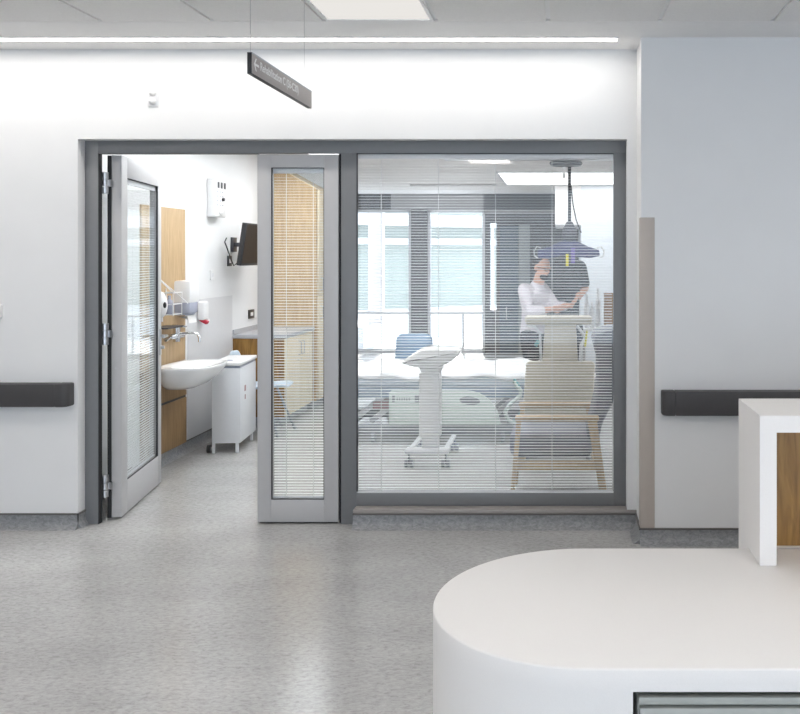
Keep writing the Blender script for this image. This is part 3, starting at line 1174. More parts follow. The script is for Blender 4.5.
for y0, y1, hy_ in ((Y8 + .012, ym - .002, ym - .05), (ym + .002, 9.62, ym + .05)):
    m = MB()
    m.box(xfz, xfz + .02, y0, y1, .105, .855, .001)
    d = build('door', m, M['maple'], bc)
    m = MB()
    m.tube([(xfz + .02, hy_, .80), (xfz + .05, hy_, .79), (xfz + .05, hy_, .67), (xfz + .02, hy_, .66)], .005, 8)
    build('handle', m, M['steel'], d)
    m = MB()
    m.cyl((xfz + .018, hy_, .61), (xfz + .024, hy_, .61), .009, seg=12)
    build('lock', m, M['steel'], d)
tu = thing('tall_cabinet', 'tall oak cupboard with a sloping top beyond the grey worktop', 'cabinet', (XL + .27, 9.95, 0))
xt = -2.66
zf, zw = 2.38, 2.68
m = MB()
side = [(XL + .0005, .10), (xt, .10), (xt, zf), (XL + .0005, zw)]
m.prism(side, 9.70, 9.72, 'y')
m.prism(side, 10.22, 10.24, 'y')
m.prism([(XL + .0005, .10), (XL + .02, .10), (XL + .02, zw - .012), (XL + .0005, zw)], 9.72, 10.22, 'y')
build('carcass', m, M['oak'], tu, smooth=False)
m = MB()
m.prism([(xt + .001, zf), (xt + .001, zf + .012), (XL + .0005, zw + .012), (XL + .0005, zw)], 9.70, 10.24, 'y')
build('sloping_top', m, M['maple'], tu, smooth=False)
m = MB()
m.box(XL + .05, xt - .05, 9.72, 10.22, 0, .10)
build('plinth', m, M['skirt'], tu, smooth=False)
for z0, z1, hz in ((.105, 1.225, 1.05), (1.23, zf - .004, 1.36)):
    m = MB()
    m.box(xt, xt + .02, 9.74, 10.238, z0, z1, .001)
    d = build('door', m, M['maple'], tu)
    m = MB()
    m.tube([(xt + .02, 9.80, hz + .07), (xt + .05, 9.80, hz + .06), (xt + .05, 9.80, hz - .06), (xt + .02, 9.80, hz - .07)], .006, 8)
    build('handle', m, M['steel'], d)

# pale shell chair against the wall
ch = thing('shell_chair', 'pale blue and white shell chair between the bin and the grey worktop', 'chair', (-2.95, 8.42, 0))
m = MB()
ysh = 8.42
prof = [(-2.60, .435), (-2.72, .432), (-2.85, .42), (-2.98, .415), (-3.06, .43), (-3.11, .50), (-3.135, .60), (-3.15, .70), (-3.155, .775)]
hw = [.15, .19, .205, .205, .20, .19, .185, .17, .10]
for off in (0,):
    ra = []
    for (x, z), w_ in zip(prof, hw):
        row = []
        for k in range(9):
            q = -1 + k / 4
            row.append(m.bm.verts.new((x + .03 * q * q * (1 if z > .5 else 0), ysh + q * w_, z + .035 * q * q * (1 if z <= .5 else 0))))
        ra.append(row)
    for i in range(len(ra) - 1):
        for k in range(8):
            m.bm.faces.new((ra[i][k], ra[i][k + 1], ra[i + 1][k + 1], ra[i + 1][k]))
sh = build('seat_shell', m, M['blue_shell'], ch, angle=60)
md = sh.modifiers.new('s', 'SOLIDIFY')
md.thickness = .012
sub = sh.modifiers.new('u', 'SUBSURF')
sub.levels = sub.render_levels = 1
for xa, ya1, xb, yb1 in ((-2.78, 8.31, -2.66, 8.22), (-2.76, 8.53, -2.62, 8.62), (-3.0, 8.31, -3.10, 8.22), (-3.0, 8.53, -3.10, 8.62)):
    m = MB()
    m.tube([(xa, ya1, .415), (xa * .5 + xb * .5, ya1 * .5 + yb1 * .5, .21), (xb, yb1, .006)], .011, 10)
    m.cyl((xb, yb1, 0), (xb, yb1, .02), .014, seg=12)
    build('leg', m, M['bed_grey'], ch)

ch.location.x += .05

# laundry bin
th = math.radians(6)
Yb0 = 7.58
bp = Vector((PX(240.3, Yb0), Yb0, 0))
xf = Matrix.Translation(bp) @ Matrix.Rotation(th, 4, 'Z')
lb = thing('laundry_bin', 'white enamelled bin on castors beyond the washbasin', 'bin', (bp.x - .1, bp.y + .25, 0))
m = MB(xf)
m.box(-.232, 0, 0, .56, .085, .715, .004)
build('bin_body', m, M['white_metal'], lb)
m = MB(xf)
m.box(-.245, .008, -.012, .575, .735, .765, .008, 3)
build('lid', m, M['white'], lb)
m = MB(xf)
m.box(-.228, -.004, .004, .556, .715, .735)
build('lid_gap', m, M['grey_plastic'], lb, smooth=False)
m = MB(xf)
m.ball((-.12, .12, .766), (.03, .03, .008))
build('lid_button', m, M['grey_plastic'], lb)
for x, y in ((-.03, .02), (-.222, .02), (-.03, .52), (-.222, .52)):
    m = MB(xf)
    m.box(x - .012, x + .012, y - .012, y + .012, .0 if x > -.1 else .0, .085, .002)
    build('leg', m, M['white_metal'], lb)
m = MB(xf)
m.cyl((-.245, .03, .035), (-.275, .03, .035), .035, seg=20)
build('castor', m, M['black'], lb)
m = MB(xf)
m.cyl((-.244, .03, .035), (-.277, .03, .035), .016, seg=16)
m.box(-.25, -.222, .02, .04, .035, .05)
build('castor_hub', m, M['steel'], lb)
m = MB(xf)
m.box(0, .0015, .14, .19, .50, .55)
build('sticker', m, M['pink'], lb, smooth=False)
m = MB(xf)
m.box(0, .0015, .15, .18, .43, .47)
build('sticker', m, M['pink'], lb, smooth=False)

# ------------------------------------------------------------------ behind the observation window
# wheeled pedestal with basin-like head
YQ = 7.1
sq = F / YQ
pb = thing('therapy_pedestal', 'white wheeled pedestal with a shallow boat-shaped top by the bed', 'pedestal', (PX(431, YQ), YQ, 0))
cxp = PX(431, YQ)
m = MB()
m.prism([(PX(405, YQ), PZ(361, YQ)), (PX(408, YQ), PZ(357, YQ)), (PX(421, YQ), PZ(348.5, YQ)), (PX(432, YQ), PZ(346.5, YQ)), (PX(458, YQ), PZ(347.5, YQ)), (PX(461.5, YQ), PZ(349.5, YQ)),
         (PX(459, YQ), PZ(354.5, YQ)), (PX(452, YQ), PZ(360, YQ)), (PX(443, YQ), PZ(364.5, YQ)), (PX(438, YQ), PZ(366.5, YQ)), (PX(424, YQ), PZ(366.5, YQ)), (PX(416, YQ), PZ(364.5, YQ)), (PX(408, YQ), PZ(362.5, YQ))],
        YQ - .16, YQ + .16, 'y', bev=.03)
build('pedestal_top', m, M['ceramic'], pb, angle=45)
m = MB()
m.lathe([(.075, 0), (.09, .03), (.10, .05)], (cxp, YQ, PZ(372.5, YQ)), sy=.8)
build('collar', m, M['white'], pb)
m = MB()
m.box(PX(420, YQ), PX(441, YQ), YQ - .06, YQ + .06, PZ(436, YQ), PZ(372, YQ), .012, 3)
build('column', m, M['white'], pb)
m = MB()
m.box(PX(422.5, YQ), PX(439, YQ), YQ - .045, YQ + .045, PZ(449, YQ), PZ(435, YQ), .01)
build('inner_column', m, M['white_metal'], pb)
m = MB()
m.box(PX(424, YQ), PX(436, YQ), YQ - .066, YQ - .055, PZ(449.4, YQ), PZ(448.3, YQ))
build('label_mark', m, M['red'], pb, smooth=False)
m = MB()
zb_ = PZ(451.5, YQ)
m.box(PX(406, YQ), PX(450, YQ), YQ - .07, YQ + .05, zb_ - .005, zb_ + .03, .01)
m.box(PX(408, YQ), PX(413, YQ), YQ - .05, YQ + .55, zb_, zb_ + .025, .006)
m.box(PX(443, YQ), PX(448, YQ), YQ - .05, YQ + .55, zb_, zb_ + .025, .006)
build('base_frame', m, M['white_metal'], pb)
for x in (PX(410, YQ), PX(446.5, YQ)):
    for y in (YQ - .04, YQ + .54):
        m = MB()
        for o_ in (-.02, .02):
            m.cyl((x + o_ - .012, y, .036), (x + o_ + .012, y, .036), .036, seg=18)
        m.box(x - .007, x + .007, y - .02, y + .02, .03, zb_ + .004, .003)
        build('castor', m, M['grey_plastic'] if y > YQ else M['bed_grey'], pb)

# hospital bed, side on
YN, YFa = 7.95, 8.85
sb = F / YN
bed = thing('hospital_bed', 'hospital bed with pale green side rails behind the observation window', 'bed', (-.95, 8.4, 0))
xa, xb = -2.05, .10
m = MB()
for y in (YN, YFa - .06):
    m.box(xa + .02, xb - .1, y, y + .06, PZ(435, YN), PZ(425, YN), .006)
for x in (xa + .05, -1.2, xb - .2):
    m.box(x, x + .06, YN + .06, YFa - .06, PZ(434, YN), PZ(427, YN))
build('chassis', m, M['bed_grey'], bed)
m = MB()
m.box(xa, xb, YN, YFa, PZ(398, YN), PZ(388, YN), .01)
build('deck', m, M['bed_blue'], bed)
m = MB()
m.box(xa + .03, xb - .03, YN + .01, YFa - .01, PZ(388, YN), PZ(376, YN), .04, 4)
build('mattress', m, M['mattress'], bed)
zA, zB = PZ(427, YN), PZ(397, YN)
for x in (PX(352, YN), PX(372, YN), PX(490, YN)):
    m = MB()
    m.rbox((x + .1, YN + .2, .5 * (zA + zB)), (.05, .05, .40), Matrix.Rotation(.9, 3, 'Y'), .006)
    build('lift_arm', m, M['white_metal'], bed)
    m = MB()
    m.rbox((x + .1, YFa - .2, .5 * (zA + zB)), (.05, .05, .40), Matrix.Rotation(.9, 3, 'Y'), .006)
    build('lift_arm', m, M['white_metal'], bed)
m = MB()
m.box(PX(370, YN), PX(388, YN), YN + .1, YN + .3, PZ(411, YN), PZ(404, YN), .01)
build('motor', m, M['pink'], bed)
YSr = YN - .035
top = [(PX(389, YSr), PZ(424.5, YSr)), (PX(389, YSr), PZ(393, YSr)), (PX(391.5, YSr), PZ(390.5, YSr))]
top += [(PX(466 + 34 * math.sin(a), YSr), PZ(424.5 - 34 * math.cos(a), YSr)) for a in [i * PI / 24 for i in range(0, 12)]] + [(PX(501, YSr), PZ(424.5, YSr))]
m = MB()
m.prism(top, YSr - .012, YSr + .012, 'y', bev=.005)
sr = build('side_rail', m, M['bed_green'], bed)
m = MB()
m.box(PX(392.5, YSr), PX(395, YSr), YSr - .0145, YSr - .0125, PZ(402, YSr), PZ(395.5, YSr))
build('rail_control', m, M['bed_grey'], sr, smooth=False)
for k in range(6):
    m = MB()
    m.box(PX(397 + k * 2.4, YSr), PX(398 + k * 2.4, YSr), YSr - .0145, YSr - .0125, PZ(401, YSr), PZ(397, YSr))
    build('rail_control', m, M['bed_grey'], sr, smooth=False)
m = MB()
m.box(PX(415, YSr), PX(420, YSr), YSr - .0145, YSr - .0125, PZ(402, YSr), PZ(395.5, YSr))
build('rail_control', m, M['bed_grey'], sr, smooth=False)
m = MB()
m.prism([(PX(470 + 10 * math.cos(a) + 2 * math.sin(a), YSr), PZ(400.5 + 4.3 * math.sin(a), YSr)) for a in [i * PI / 12 for i in range(24)]], YSr - .015, YSr - .0115, 'y')
build('hand_grip', m, M['bed_grey'], sr)
m = MB()
Yg = YN - .03
def gp(*pp):
    return [(PX(a, Yg), Yg, PZ(b, Yg)) for a, b in pp]
m.tube(gp((505, 412), (509, 406), (515, 400), (520, 396), (521, 391), (517, 386), (514, 381)), .018)
m.tube(gp((505, 412), (508, 420), (514, 423), (519, 421)), .018)
build('grab_rail', m, M['bed_green'], bed)
m = MB()
m.tube(gp((521, 412), (517, 418), (513, 421)), .011)
build('rail_clip', m, M['teal'], bed)
m = MB()
m.tube(gp((514, 379), (519, 386)), .012)
build('rail_clip', m, M['teal'], bed)
for x in (PX(373, YN), PX(503, YN)):
    for y in (YN + .03, YFa - .05):
        m = MB()
        m.cyl((x - .015, y, .055), (x + .015, y, .055), .055, seg=20)
        m.box(x - .02, x + .02, y - .012, y + .012, .05, PZ(434, YN), .003)
        build('castor', m, M['bed_grey'], bed)
def quilt(u_, v_):
    e = min(u_, 1 - u_, v_ * .6, (1 - v_) * .6) * 14
    return PZ(373.5, YN) - .05 * max(0, 1 - e) ** 2 + .012 * math.sin(u_ * 31 + 3 * math.sin(v_ * 9)) + .012 * math.sin(u_ * 57 + v_ * 17) * math.sin(v_ * 11) + .01 * math.sin(u_ * 13 - v_ * 23)
m = MB()
m.grid(xa + .02, xb - .1, YN - .004, YFa + .01, 90, 36, quilt)
q = single('blanket', m, M['sheet'], 'crumpled white blanket spread on the hospital bed', 'blanket', (-1, 8.4, PZ(376, YN)))
md = q.modifiers.new('s', 'SOLIDIFY')
md.thickness = .028
md.offset = -1
YI = YFa - .28
# blue visitor chair beyond the bed
Yv = 9.45
bc = thing('visitor_chair', 'blue padded chair standing beyond the bed', 'chair', (PX(415, Yv), Yv - .2, 0))
x0, x1 = PX(395, Yv), PX(435, Yv)
m = MB()
zt2 = PZ(333, Yv)
r_ = .08
outl = [(x0, zt2 - .38)] + [(x0 + .02 + r_ - r_ * math.cos(a), zt2 - r_ + r_ * math.sin(a)) for a in [i * PI / 12 for i in range(7)]] + [(x1 - .02 - r_ + r_ * math.sin(a), zt2 - r_ + r_ * math.cos(a)) for a in [i * PI / 12 for i in range(7)]] + [(x1, zt2 - .38)]
m.prism(outl, Yv - .06, Yv, 'y', bev=.015)
build('backrest', m, M['blue_chair'], bc)
m = MB()
m.box(x0 - .02, x1 + .02, Yv - .48, Yv - .05, .40, .48, .025, 3)
build('seat', m, M['blue_chair'], bc)
for x in (x0 + .01, x1 - .01):
    m = MB()
    m.cyl((x, Yv - .03, 0), (x, Yv - .03, .60), .012)
    build('leg', m, M['chrome'], bc)
    m = MB()
    m.cyl((x, Yv - .44, 0), (x, Yv - .44, .41), .012)
    build('leg', m, M['chrome'], bc)

# wooden armchair facing left, right behind the glass
YA0, YA1 = 6.0, 6.55
ac = thing('armchair', 'grey reclined armchair with wooden arms behind the window', 'armchair', (0, 6.28, 0))
def side_frame(Y):
    m = MB()
    k = 150.0
    def X(p):
        return (p - CX) / k
    m.prism([(X(509.5), 0), (X(513.5), 0), (X(521.5), .56), (X(516.5), .56)], Y - .022, Y + .022, 'y', bev=.006)
    m.prism([(X(601.5), 0), (X(609), 0), (X(597), .56), (X(587.5), .56)], Y - .022, Y + .022, 'y', bev=.006)
    m.box(X(515), X(599), Y - .03, Y + .03, .56, .595, .010)
    m.prism([(X(513.5), .235), (X(601), .235), (X(600), .295), (X(514.5), .295)], Y - .014, Y + .014, 'y', bev=.004)
    return m
for Y in (YA0, YA1):
    build('arm_frame', side_frame(Y), M['beech'], ac)
m = MB()
m.box(-.36, .20, YA0 + .035, YA1 - .035, .30, .475, .055, 5)
build('seat_cushion', m, M['grey_seat'], ac)
m = MB()
m.box(-.30, .22, YA0 + .0, YA0 + .04, .25, .285)
m.box(-.30, .22, YA1 - .04, YA1, .25, .285)
m.box(-.30, -.26, YA0 + .022, YA1 - .022, .24, .30)
m.box(.20, .24, YA0 + .022, YA1 - .022, .24, .30)
build('seat_rail', m, M['beech'], ac)
m = MB()
bk = [(.14, .42), (.19, .56), (.235, .76), (.235, .95), (.20, 1.08), (.22, 1.14), (.32, 1.17), (.42, 1.165), (.44, 1.08), (.40, .85), (.34, .68), (.27, .54), (.24, .42)]
m.prism(bk, YA0 + .04, YA1 - .04, 'y', bev=.03)
build('backrest', m, M['grey_vinyl'], ac)

# beige treatment chair behind it
Yt = 6.98
tc = thing('treatment_chair', 'beige vinyl treatment chair with a padded head bar, seen from behind', 'chair', (PX(560, Yt), Yt + .2, 0))
m = MB()
m.box(PX(525, Yt), PX(592, Yt), Yt - .035, Yt + .04, PZ(324.5, Yt), PZ(315.5, Yt), .025, 4)
build('head_bar', m, M['beige'], tc)
m = MB()
m.prism([(PX(542, Yt), PZ(364, Yt)), (PX(578, Yt), PZ(364, Yt)), (PX(576, Yt), PZ(323, Yt)), (PX(545, Yt), PZ(323, Yt))], Yt - .025, Yt + .035, 'y', bev=.015)
build('upper_back', m, M['beige'], tc)
m = MB()
m.prism([(PX(522, Yt), PZ(422, Yt)), (PX(592, Yt), PZ(422, Yt)), (PX(595, Yt), PZ(364, Yt)), (PX(592, Yt), PZ(361, Yt)), (PX(529, Yt), PZ(361, Yt)), (PX(526, Yt), PZ(364, Yt))], Yt - .03, Yt + .04, 'y', bev=.02)
build('lower_back', m, M['beige'], tc)
m = MB()
m.box(PX(523, Yt), PX(592, Yt), Yt + .02, Yt + .48, .38, .47, .03, 3)
build('seat', m, M['beige'], tc)
m = MB()
m.tube([(PX(580, Yt), Yt, PZ(362, Yt)), (PX(581, Yt), Yt, PZ(345, Yt)), (PX(585, Yt), Yt + .02, PZ(338, Yt)), (PX(581, Yt), Yt, PZ(331, Yt)), (PX(577, Yt), Yt, PZ(326, Yt))], .012)
m.tube([(PX(527, Yt), Yt, PZ(326, Yt)), (PX(534, Yt), Yt, PZ(326, Yt)), (PX(540, Yt), Yt, PZ(333, Yt)), (PX(541, Yt), Yt, PZ(362, Yt))], .010)
build('push_bar', m, M['white_metal'], tc)
m = MB()
m.tube([(PX(587, Yt), Yt - .02, PZ(330, Yt)), (PX(585, Yt), Yt - .03, PZ(346, Yt))], .008)
build('strap', m, M['yellow'], tc)
m = MB()
m.rbox((PX(537, Yt), Yt - .03, PZ(343, Yt)), (.03, .02, .05), Matrix.Rotation(.5, 3, 'Y'), .006)
build('clip', m, M['teal'], tc)
for x in (PX(527, Yt), PX(588, Yt)):
    for y in (Yt + .03, Yt + .44):
        m = MB()
        m.cyl((x, y, .06), (x, y, .39), .016)
        m.cyl((x - .012, y, .04), (x + .012, y, .04), .04, seg=18)
        build('leg', m, M['bed_grey'], tc)

# ceiling hoist
YO = 9.15
so = F / YO
m = MB()
m.box(-1.2, XR - .001, YO - .03, YO + .03, ZR - .09, ZR)
single('hoist_track', m, M['white_metal'], 'white ceiling track carrying the patient hoist', 'hoist track', (0, YO, ZR - .09))
ho = thing('ceiling_hoist', 'patient hoist with a navy spreader bar hanging over the bed', 'hoist', (PX(569, YO), YO, PZ(258, YO)))
xo_ = PX(569.5, YO)
m = MB()
m.lathe([(.05, 0), (.15, .012), (.17, .035), (.16, .05), (.05, .06)], (PX(566, YO), YO, ZR - .155))
build('hoist_motor', m, M['bed_grey'], ho)
m = MB()
m.box(xo_ - .017, xo_ + .017, YO - .004, YO + .004, PZ(236, YO), ZR - .14)
build('lift_strap', m, M['black'], ho, smooth=False)
m = MB()
m.box(PX(562.5, YO), PX(565.5, YO), YO - .02, YO + .02, ZR - .27, ZR - .10, .004)
build('emergency_pull', m, M['white'], ho)
m = MB()
m.prism([(xo_ - .03, PZ(222, YO)), (xo_ + .03, PZ(222, YO)), (xo_ + .075, PZ(230, YO)), (xo_ + .075, PZ(237, YO)), (xo_ + .03, PZ(241, YO)), (xo_ - .03, PZ(241, YO)), (xo_ - .075, PZ(237, YO)), (xo_ - .075, PZ(230, YO))], YO - .04, YO + .04, 'y', bev=.012)
build('hanger_block', m, M['dark_metal'], ho)
m = MB()
def sp(*pp):
    return [(PX(a, YO), PZ(b, YO)) for a, b in pp]
m.prism(sp((538, 250), (550, 246.5), (562, 241), (569, 238.5), (577, 241), (588, 246.5), (599, 250), (600, 256), (590, 258), (577, 257), (569, 254), (560, 256), (548, 259), (538, 258)), YO - .022, YO + .022, 'y', bev=.008)
build('spreader_bar', m, M['navy'], ho)
for sgn, px in ((-1, 538), (1, 600)):
    m = MB()
    m.tube([(PX(px, YO), YO, PZ(258, YO)), (PX(px + sgn * 3.5, YO), YO, PZ(256, YO)), (PX(px + sgn * 4, YO), YO, PZ(251, YO)), (PX(px + sgn * 1, YO), YO, PZ(246.5, YO)), (PX(px - sgn * 3, YO), YO, PZ(248, YO))], .008, 10)
    build('hook', m, M['steel'], ho)
m = MB()
m.tube([(PX(571, YO), YO - .03, PZ(186, YO)), (PX(573, YO), YO - .04, PZ(205, YO)), (PX(576, YO), YO - .05, PZ(220, YO)), (PX(581, YO), YO - .05, PZ(233, YO))], .007, 8)
build('control_cord', m, M['black'], ho)
m = MB()
m.box(PX(565.8, YO), PX(568.6, YO), YO - .05, YO - .024, PZ(266, YO), PZ(254, YO), .002)
build('loop_strap', m, M['yellow'], ho, label='yellow strap')
m = MB()
m.box(PX(571, YO), PX(575, YO), YO - .05, YO - .024, PZ(263, YO), PZ(248, YO), .002)
build('loop_strap', m, M['purple'], ho, label='purple strap')

# trolley with box and bottles at the right
Yy = 10.3
tr = thing('side_trolley', 'white trolley against the right side behind the window', 'trolley', (PX(604, Yy), Yy + .2, 0))
zt3 = PZ(329, Yy)
m = MB()
m.box(PX(583, Yy), PX(630, Yy), Yy, Yy + .4, zt3 - .03, zt3, .006)
build('trolley_top', m, M['white'], tr)
m = MB()
m.box(PX(583, Yy), PX(630, Yy), Yy, Yy + .4, .25, .275, .006)
build('lower_shelf', m, M['white'], tr)
for x in (PX(584.5, Yy), PX(628, Yy)):
    for y in (Yy + .02, Yy + .38):
        m = MB()
        m.cyl((x, y, 0), (x, y, zt3 - .02), .013)
        build('leg', m, M['steel'], tr)
m = MB()
m.box(PX(605, Yy), PX(622, Yy), Yy + .06, Yy + .32, zt3 + .001, PZ(294, Yy), .003)
single('cardboard_box', m, M['card'], 'brown cardboard box on the white trolley', 'box', (PX(613, Yy), Yy + .2, zt3))
for k, (px, h_) in enumerate(((587, .40), (592.5, .30), (598.5, .46))):
    m = MB()
    m.lathe([(.026, 0), (.029, .01), (.029, h_ * .62), (.015, h_ * .78), (.013, h_)], (PX(px, Yy), Yy + .18, zt3 + .001))
    single('bottle', m, M['white'], ['leftmost white bottle on the trolley', 'shortest white bottle on the trolley, in the middle of three', 'tallest white bottle on the trolley, next to the cardboard box'][k], 'bottle', (PX(px, Yy), Yy + .18, zt3), group='white bottles on the trolley')


# ------------------------------------------------------------------ people
def limb(m, pts, rad):
    for i, (p, r) in enumerate(zip(pts, rad)):
        m.ball(p, r, 16, 10)
        if i:
            a, b = Vector(pts[i - 1]), Vector(p)
            ra, rb = rad[i - 1], r
            m.cyl(a, b, ra, rb, 18)


def hand(m, wrist, dirv, palm_n, size=.19):
    d = Vector(dirv).normalized()
    n = Vector(palm_n)
    n = (n - d * n.dot(d)).normalized()
    s = d.cross(n)
    wv = Vector(wrist)
    rot = Matrix((s, d, n)).transposed()
    m.ball(wv + d * .05, (.042, .055, .017), 16, 10, rot)
    for k, (o_, l_) in enumerate(((-.030, .070), (-.010, .080), (.011, .075), (.030, .058))):
        b0 = wv + d * .088 + s * o_
        b1 = b0 + d * l_ * .5 + n * .006
        b2 = b0 + d * l_ * .95 + n * .026
        limb(m, [wv + d * .06 + s * o_ * .8, b0, b1, b2], [.011, .0098, .0088, .0075])
    limb(m, [wv + d * .025 - s * .032, wv + d * .055 - s * .058 + n * .012, wv + d * .085 - s * .060 + n * .028], [.013, .011, .009])


def remesh(o, v):
    md = o.modifiers.new('r', 'REMESH')
    md.mode = 'VOXEL'
    md.voxel_size = v
    md.use_smooth_shade = True
    sm = o.modifiers.new('s', 'SMOOTH')
    sm.iterations = 3
    sm.factor = .5


def head(m, c, face, up):
    f = Vector(face).normalized()
    u_ = Vector(up)
    u_ = (u_ - f * u_.dot(f)).normalized()
    s = f.cross(u_)
    rot = Matrix((s, f, u_)).transposed()
    c = Vector(c)
    def P(a, b, d):
        return c + s * a + f * b + u_ * d
    m.ball(P(0, -.008, .025), (.077, .096, .088), 24, 16, rot)
    m.ball(P(0, .018, -.055), (.058, .070, .062), 20, 12, rot)
    m.ball(P(0, .062, -.092), (.028, .024, .022), 14, 10, rot)
    m.ball(P(0, .098, -.028), (.013, .022, .024), 12, 8, rot)
    m.ball(P(0, .086, .012), (.050, .012, .012), 14, 8, rot)
    m.ball(P(0, .082, -.066), (.026, .012, .008), 12, 8, rot)
    for q in (-1, 1):
        m.ball(P(q * .078, -.012, -.015), (.012, .022, .032), 12, 8, rot)
        m.ball(P(q * .030, .080, -.005), (.014, .010, .009), 10, 8, rot)
    return P, rot


# person in a pale shirt beyond the bed, turned to the right and reaching across
Yp = 9.42
xh = PX(542, Yp)
pa = thing('person', 'person in a pale shirt and dark trousers standing beyond the bed, arm reaching right', 'person', (xh - .08, Yp + .05, 0))
zH = PZ(267, Yp)
hc = Vector((xh, Yp - .02, zH))
m = MB()
Pf, hrot = head(m, hc, (.72, -.66, -.22), (.05, 0, 1))
neck = Vector((xh - .04, Yp + .03, zH - .17))
chest = Vector((xh - .07, Yp + .05, zH - .32))
waist = Vector((xh - .09, Yp + .06, zH - .56))
hip = Vector((xh - .10, Yp + .06, zH - .72))
limb(m, [hc + Vector((-.01, .01, -.06)), neck], [.055, .062])
limb(m, [chest, waist, hip], [.105, .10, .11])
shL, shR = chest + Vector((-.11, -.10, .08)), chest + Vector((.07, .12, .08))
elL, elR = Vector((xh - .13, Yp - .24, zH - .46)), Vector((xh + .14, Yp + .02, zH - .42))
wrL, wrR = Vector((xh + .10, Yp - .20, zH - .43)), Vector((xh + .30, Yp - .10, zH - .40))
limb(m, [neck, chest, shL, elL, wrL], [.06, .095, .055, .042, .030])
limb(m, [chest, shR, elR, wrR], [.095, .055, .042, .030])
hand(m, wrL, (1, .05, .15), (0, .8, .4))
hand(m, wrR, (.6, -.2, .75), (-.6, .3, .5))
for sg in (-1, 1):
    hp = hip + Vector((sg * .03, sg * .085, -.03))
    kn = Vector((hip.x + .02 + sg * .02, Yp + .06 + sg * .10, .50))
    an = Vector((hip.x + sg * .02, Yp + .08 + sg * .10, .09))
    limb(m, [hip, hp, kn, an], [.105, .088, .058, .042])
    limb(m, [an + Vector((-.03, 0, -.045)), an + Vector((.14, -.03, -.055))], [.042, .034])
bo = build('body', m, M['skin'], pa)
remesh(bo, .008)
m = MB()
m.ball(Pf(0, -.034, .044), (.083, .094, .084), 24, 16, hrot)
m.ball(Pf(0, -.05, -.01), (.080, .062, .075), 20, 12, hrot)
build('hair', m, M['hair'], pa)
m = MB()
m.ball(Pf(0, .052, -.085), (.050, .040, .042), 16, 10, hrot)
build('beard', m, M['hair'], pa)
m = MB()
for q in (-1, 1):
    m.tube([Pf(q * .008, .102, -.004), Pf(q * .05, .096, .004), Pf(q * .075, .06, .002), Pf(q * .082, 0, .0)], .003, 8)
    m.tube([Pf(q * .010, .104, -.006), Pf(q * .014, .104, -.024), Pf(q * .042, .096, -.024), Pf(q * .05, .096, 0)], .0025, 8)
build('glasses', m, M['black'], pa)
m = MB()
limb(m, [neck + Vector((-.01, .01, -.03)), chest, waist, hip + Vector((0, 0, .02))], [.078, .140, .130, .138])
limb(m, [chest, shL, elL, elL.lerp(wrL, .55)], [.115, .075, .062, .052])
limb(m, [chest, shR, elR, elR.lerp(wrR, .55)], [.115, .075, .062, .052])
o = build('shirt', m, M['shirt'], pa)
remesh(o, .012)
m = MB()
for sg in (-1, 1):
    hp = hip + Vector((sg * .03, sg * .085, -.03))
    kn = Vector((hip.x + .02 + sg * .02, Yp + .06 + sg * .10, .50))
    an = Vector((hip.x + sg * .02, Yp + .08 + sg * .10, .12))
    limb(m, [hip, hp, kn, an], [.142, .108, .075, .066])
o = build('trousers', m, M['trousers'], pa)
remesh(o, .014)
for sg in (-1, 1):
    m = MB()
    ax = Vector((hip.x + sg * .02, Yp + .08 + sg * .10, 0))
    m.ball(ax + Vector((.05, -.01, .05)), (.15, .055, .05), 18, 10)
    build('shoe', m, M['black'], pa)

# person in a dark grey top, bent away from the window, elbow out to the right
Yq2 = 9.95
xc = PX(565, Yq2)
pb2 = thing('person', 'person in a dark grey top bending away under the hoist bar, elbow out', 'person', (xc, Yq2, 0))
m = MB()
up = Vector((xc, Yq2, 1.54))
ub = Vector((xc - .01, Yq2 - .03, 1.36))
lb_ = Vector((xc, Yq2 - .10, 1.02))
hp0 = Vector((xc, Yq2 - .10, .90))
hd = Vector((xc - .06, Yq2 + .34, 1.42))
Pg, grot = head(m, hd, (-.15, .7, -.72), (0, .72, .70))
limb(m, [up + Vector((-.03, .10, .0)), hd + Vector((0, -.08, .0))], [.075, .06])
limb(m, [up, ub, lb_, hp0], [.14, .15, .13, .135])
sR, sL = up + Vector((.15, .02, -.02)), up + Vector((-.16, .04, -.03))
eR = Vector((PX(585, Yq2), Yq2 + .02, PZ(288, Yq2)))
wR = Vector((PX(574, Yq2), Yq2 - .12, PZ(302, Yq2)))
eL, wL = sL + Vector((-.03, .2, -.26)), sL + Vector((.02, .42, -.30))
limb(m, [up, sR, eR, wR], [.12, .062, .045, .032])
limb(m, [up, sL, eL, wL], [.12, .062, .045, .032])
hand(m, wR, (-.8, -.1, -.15), (0, -.3, -1))
hand(m, wL, (.3, .9, 0), (.9, -.3, 0))
for sg in (-1, 1):
    hp = hp0 + Vector((sg * .09, 0, -.03))
    kn = Vector((xc + sg * .11, Yq2 - .02, .50))
    an = Vector((xc + sg * .12, Yq2 - .06, .09))
    limb(m, [hp0, hp, kn, an], [.12, .094, .06, .042])
    limb(m, [an + Vector((0, -.03, -.045)), an + Vector((0, .14, -.055))], [.042, .034])
bo = build('body', m, M['skin'], pb2)
remesh(bo, .008)
m = MB()
m.ball(Pg(0, -.022, .045), (.084, .102, .084), 24, 16, grot)
m.ball(Pg(0, -.05, -.01), (.080, .062, .075), 20, 12, grot)
build('hair', m, M['hair'], pb2)
m = MB()
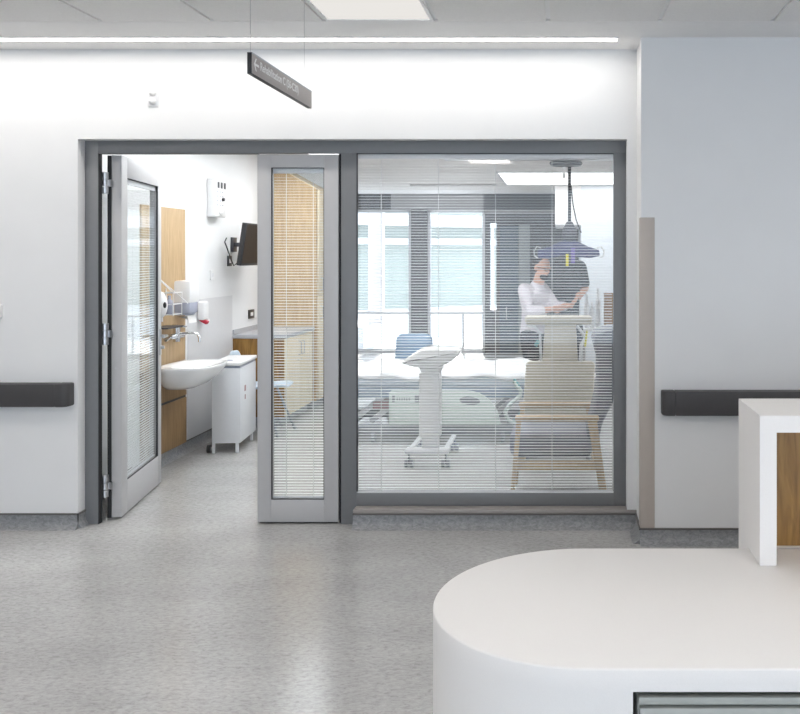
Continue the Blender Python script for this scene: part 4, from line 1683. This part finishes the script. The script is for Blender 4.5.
limb(m, [up + Vector((-.02, .05, .01)), up + Vector((0, -.02, -.02)), ub, lb_, hp0], [.11, .165, .178, .155, .150])
limb(m, [up, sR, sR.lerp(eR, .75)], [.15, .095, .072])
limb(m, [up, sL, sL.lerp(eL, .75)], [.15, .095, .072])
o = build('top', m, M['tee'], pb2)
remesh(o, .012)
m = MB()
for sg in (-1, 1):
    hp = hp0 + Vector((sg * .09, 0, -.03))
    kn = Vector((xc + sg * .11, Yq2 - .02, .50))
    an = Vector((xc + sg * .12, Yq2 - .06, .12))
    limb(m, [hp0, hp, kn, an], [.142, .112, .078, .066])
o = build('trousers', m, M['trousers'], pb2)
remesh(o, .014)
for sg in (-1, 1):
    m = MB()
    ax = Vector((xc + sg * .12, Yq2 - .06, 0))
    m.ball(ax + Vector((0, .05, .05)), (.055, .15, .05), 18, 10)
    build('shoe', m, M['black'], pb2)

# ------------------------------------------------------------------ light and camera
wd = bpy.data.worlds.new('sky')
SC.world = wd
wd.use_nodes = True
nt = wd.node_tree
for n in list(nt.nodes):
    nt.nodes.remove(n)
bg = nt.nodes.new('ShaderNodeBackground')
bg.inputs['Color'].default_value = (.74, .86, 1.0, 1)
bg.inputs['Strength'].default_value = 1.6
wo = nt.nodes.new('ShaderNodeOutputWorld')
nt.links.new(bg.outputs['Background'], wo.inputs['Surface'])

sun = bpy.data.lights.new('sun', 'SUN')
sun.energy = 5.0
sun.angle = .05
sun.color = (1, .97, .93)
so_ = bpy.data.objects.new('sun', sun)
COL.objects.link(so_)
so_.location = (0, 20, 12)
so_.rotation_euler = (math.radians(-61), 0, math.radians(8))

cam = bpy.data.cameras.new('camera')
cam.sensor_width = 36
cam.lens = F / 800 * 36
cam.shift_x = (400 - CX) / 800
cam.shift_y = (CY - 357) / 800
cam.clip_start = .05
cam.clip_end = 200
co = bpy.data.objects.new('camera', cam)
COL.objects.link(co)
co.location = (0, 0, H)
co.rotation_euler = (math.radians(90), 0, 0)
SC.camera = co
vs = SC.view_settings
vs.view_transform = 'Standard'
vs.look = 'None'
vs.gamma = 1
vs.use_curve_mapping = False
vs.exposure = 1.05
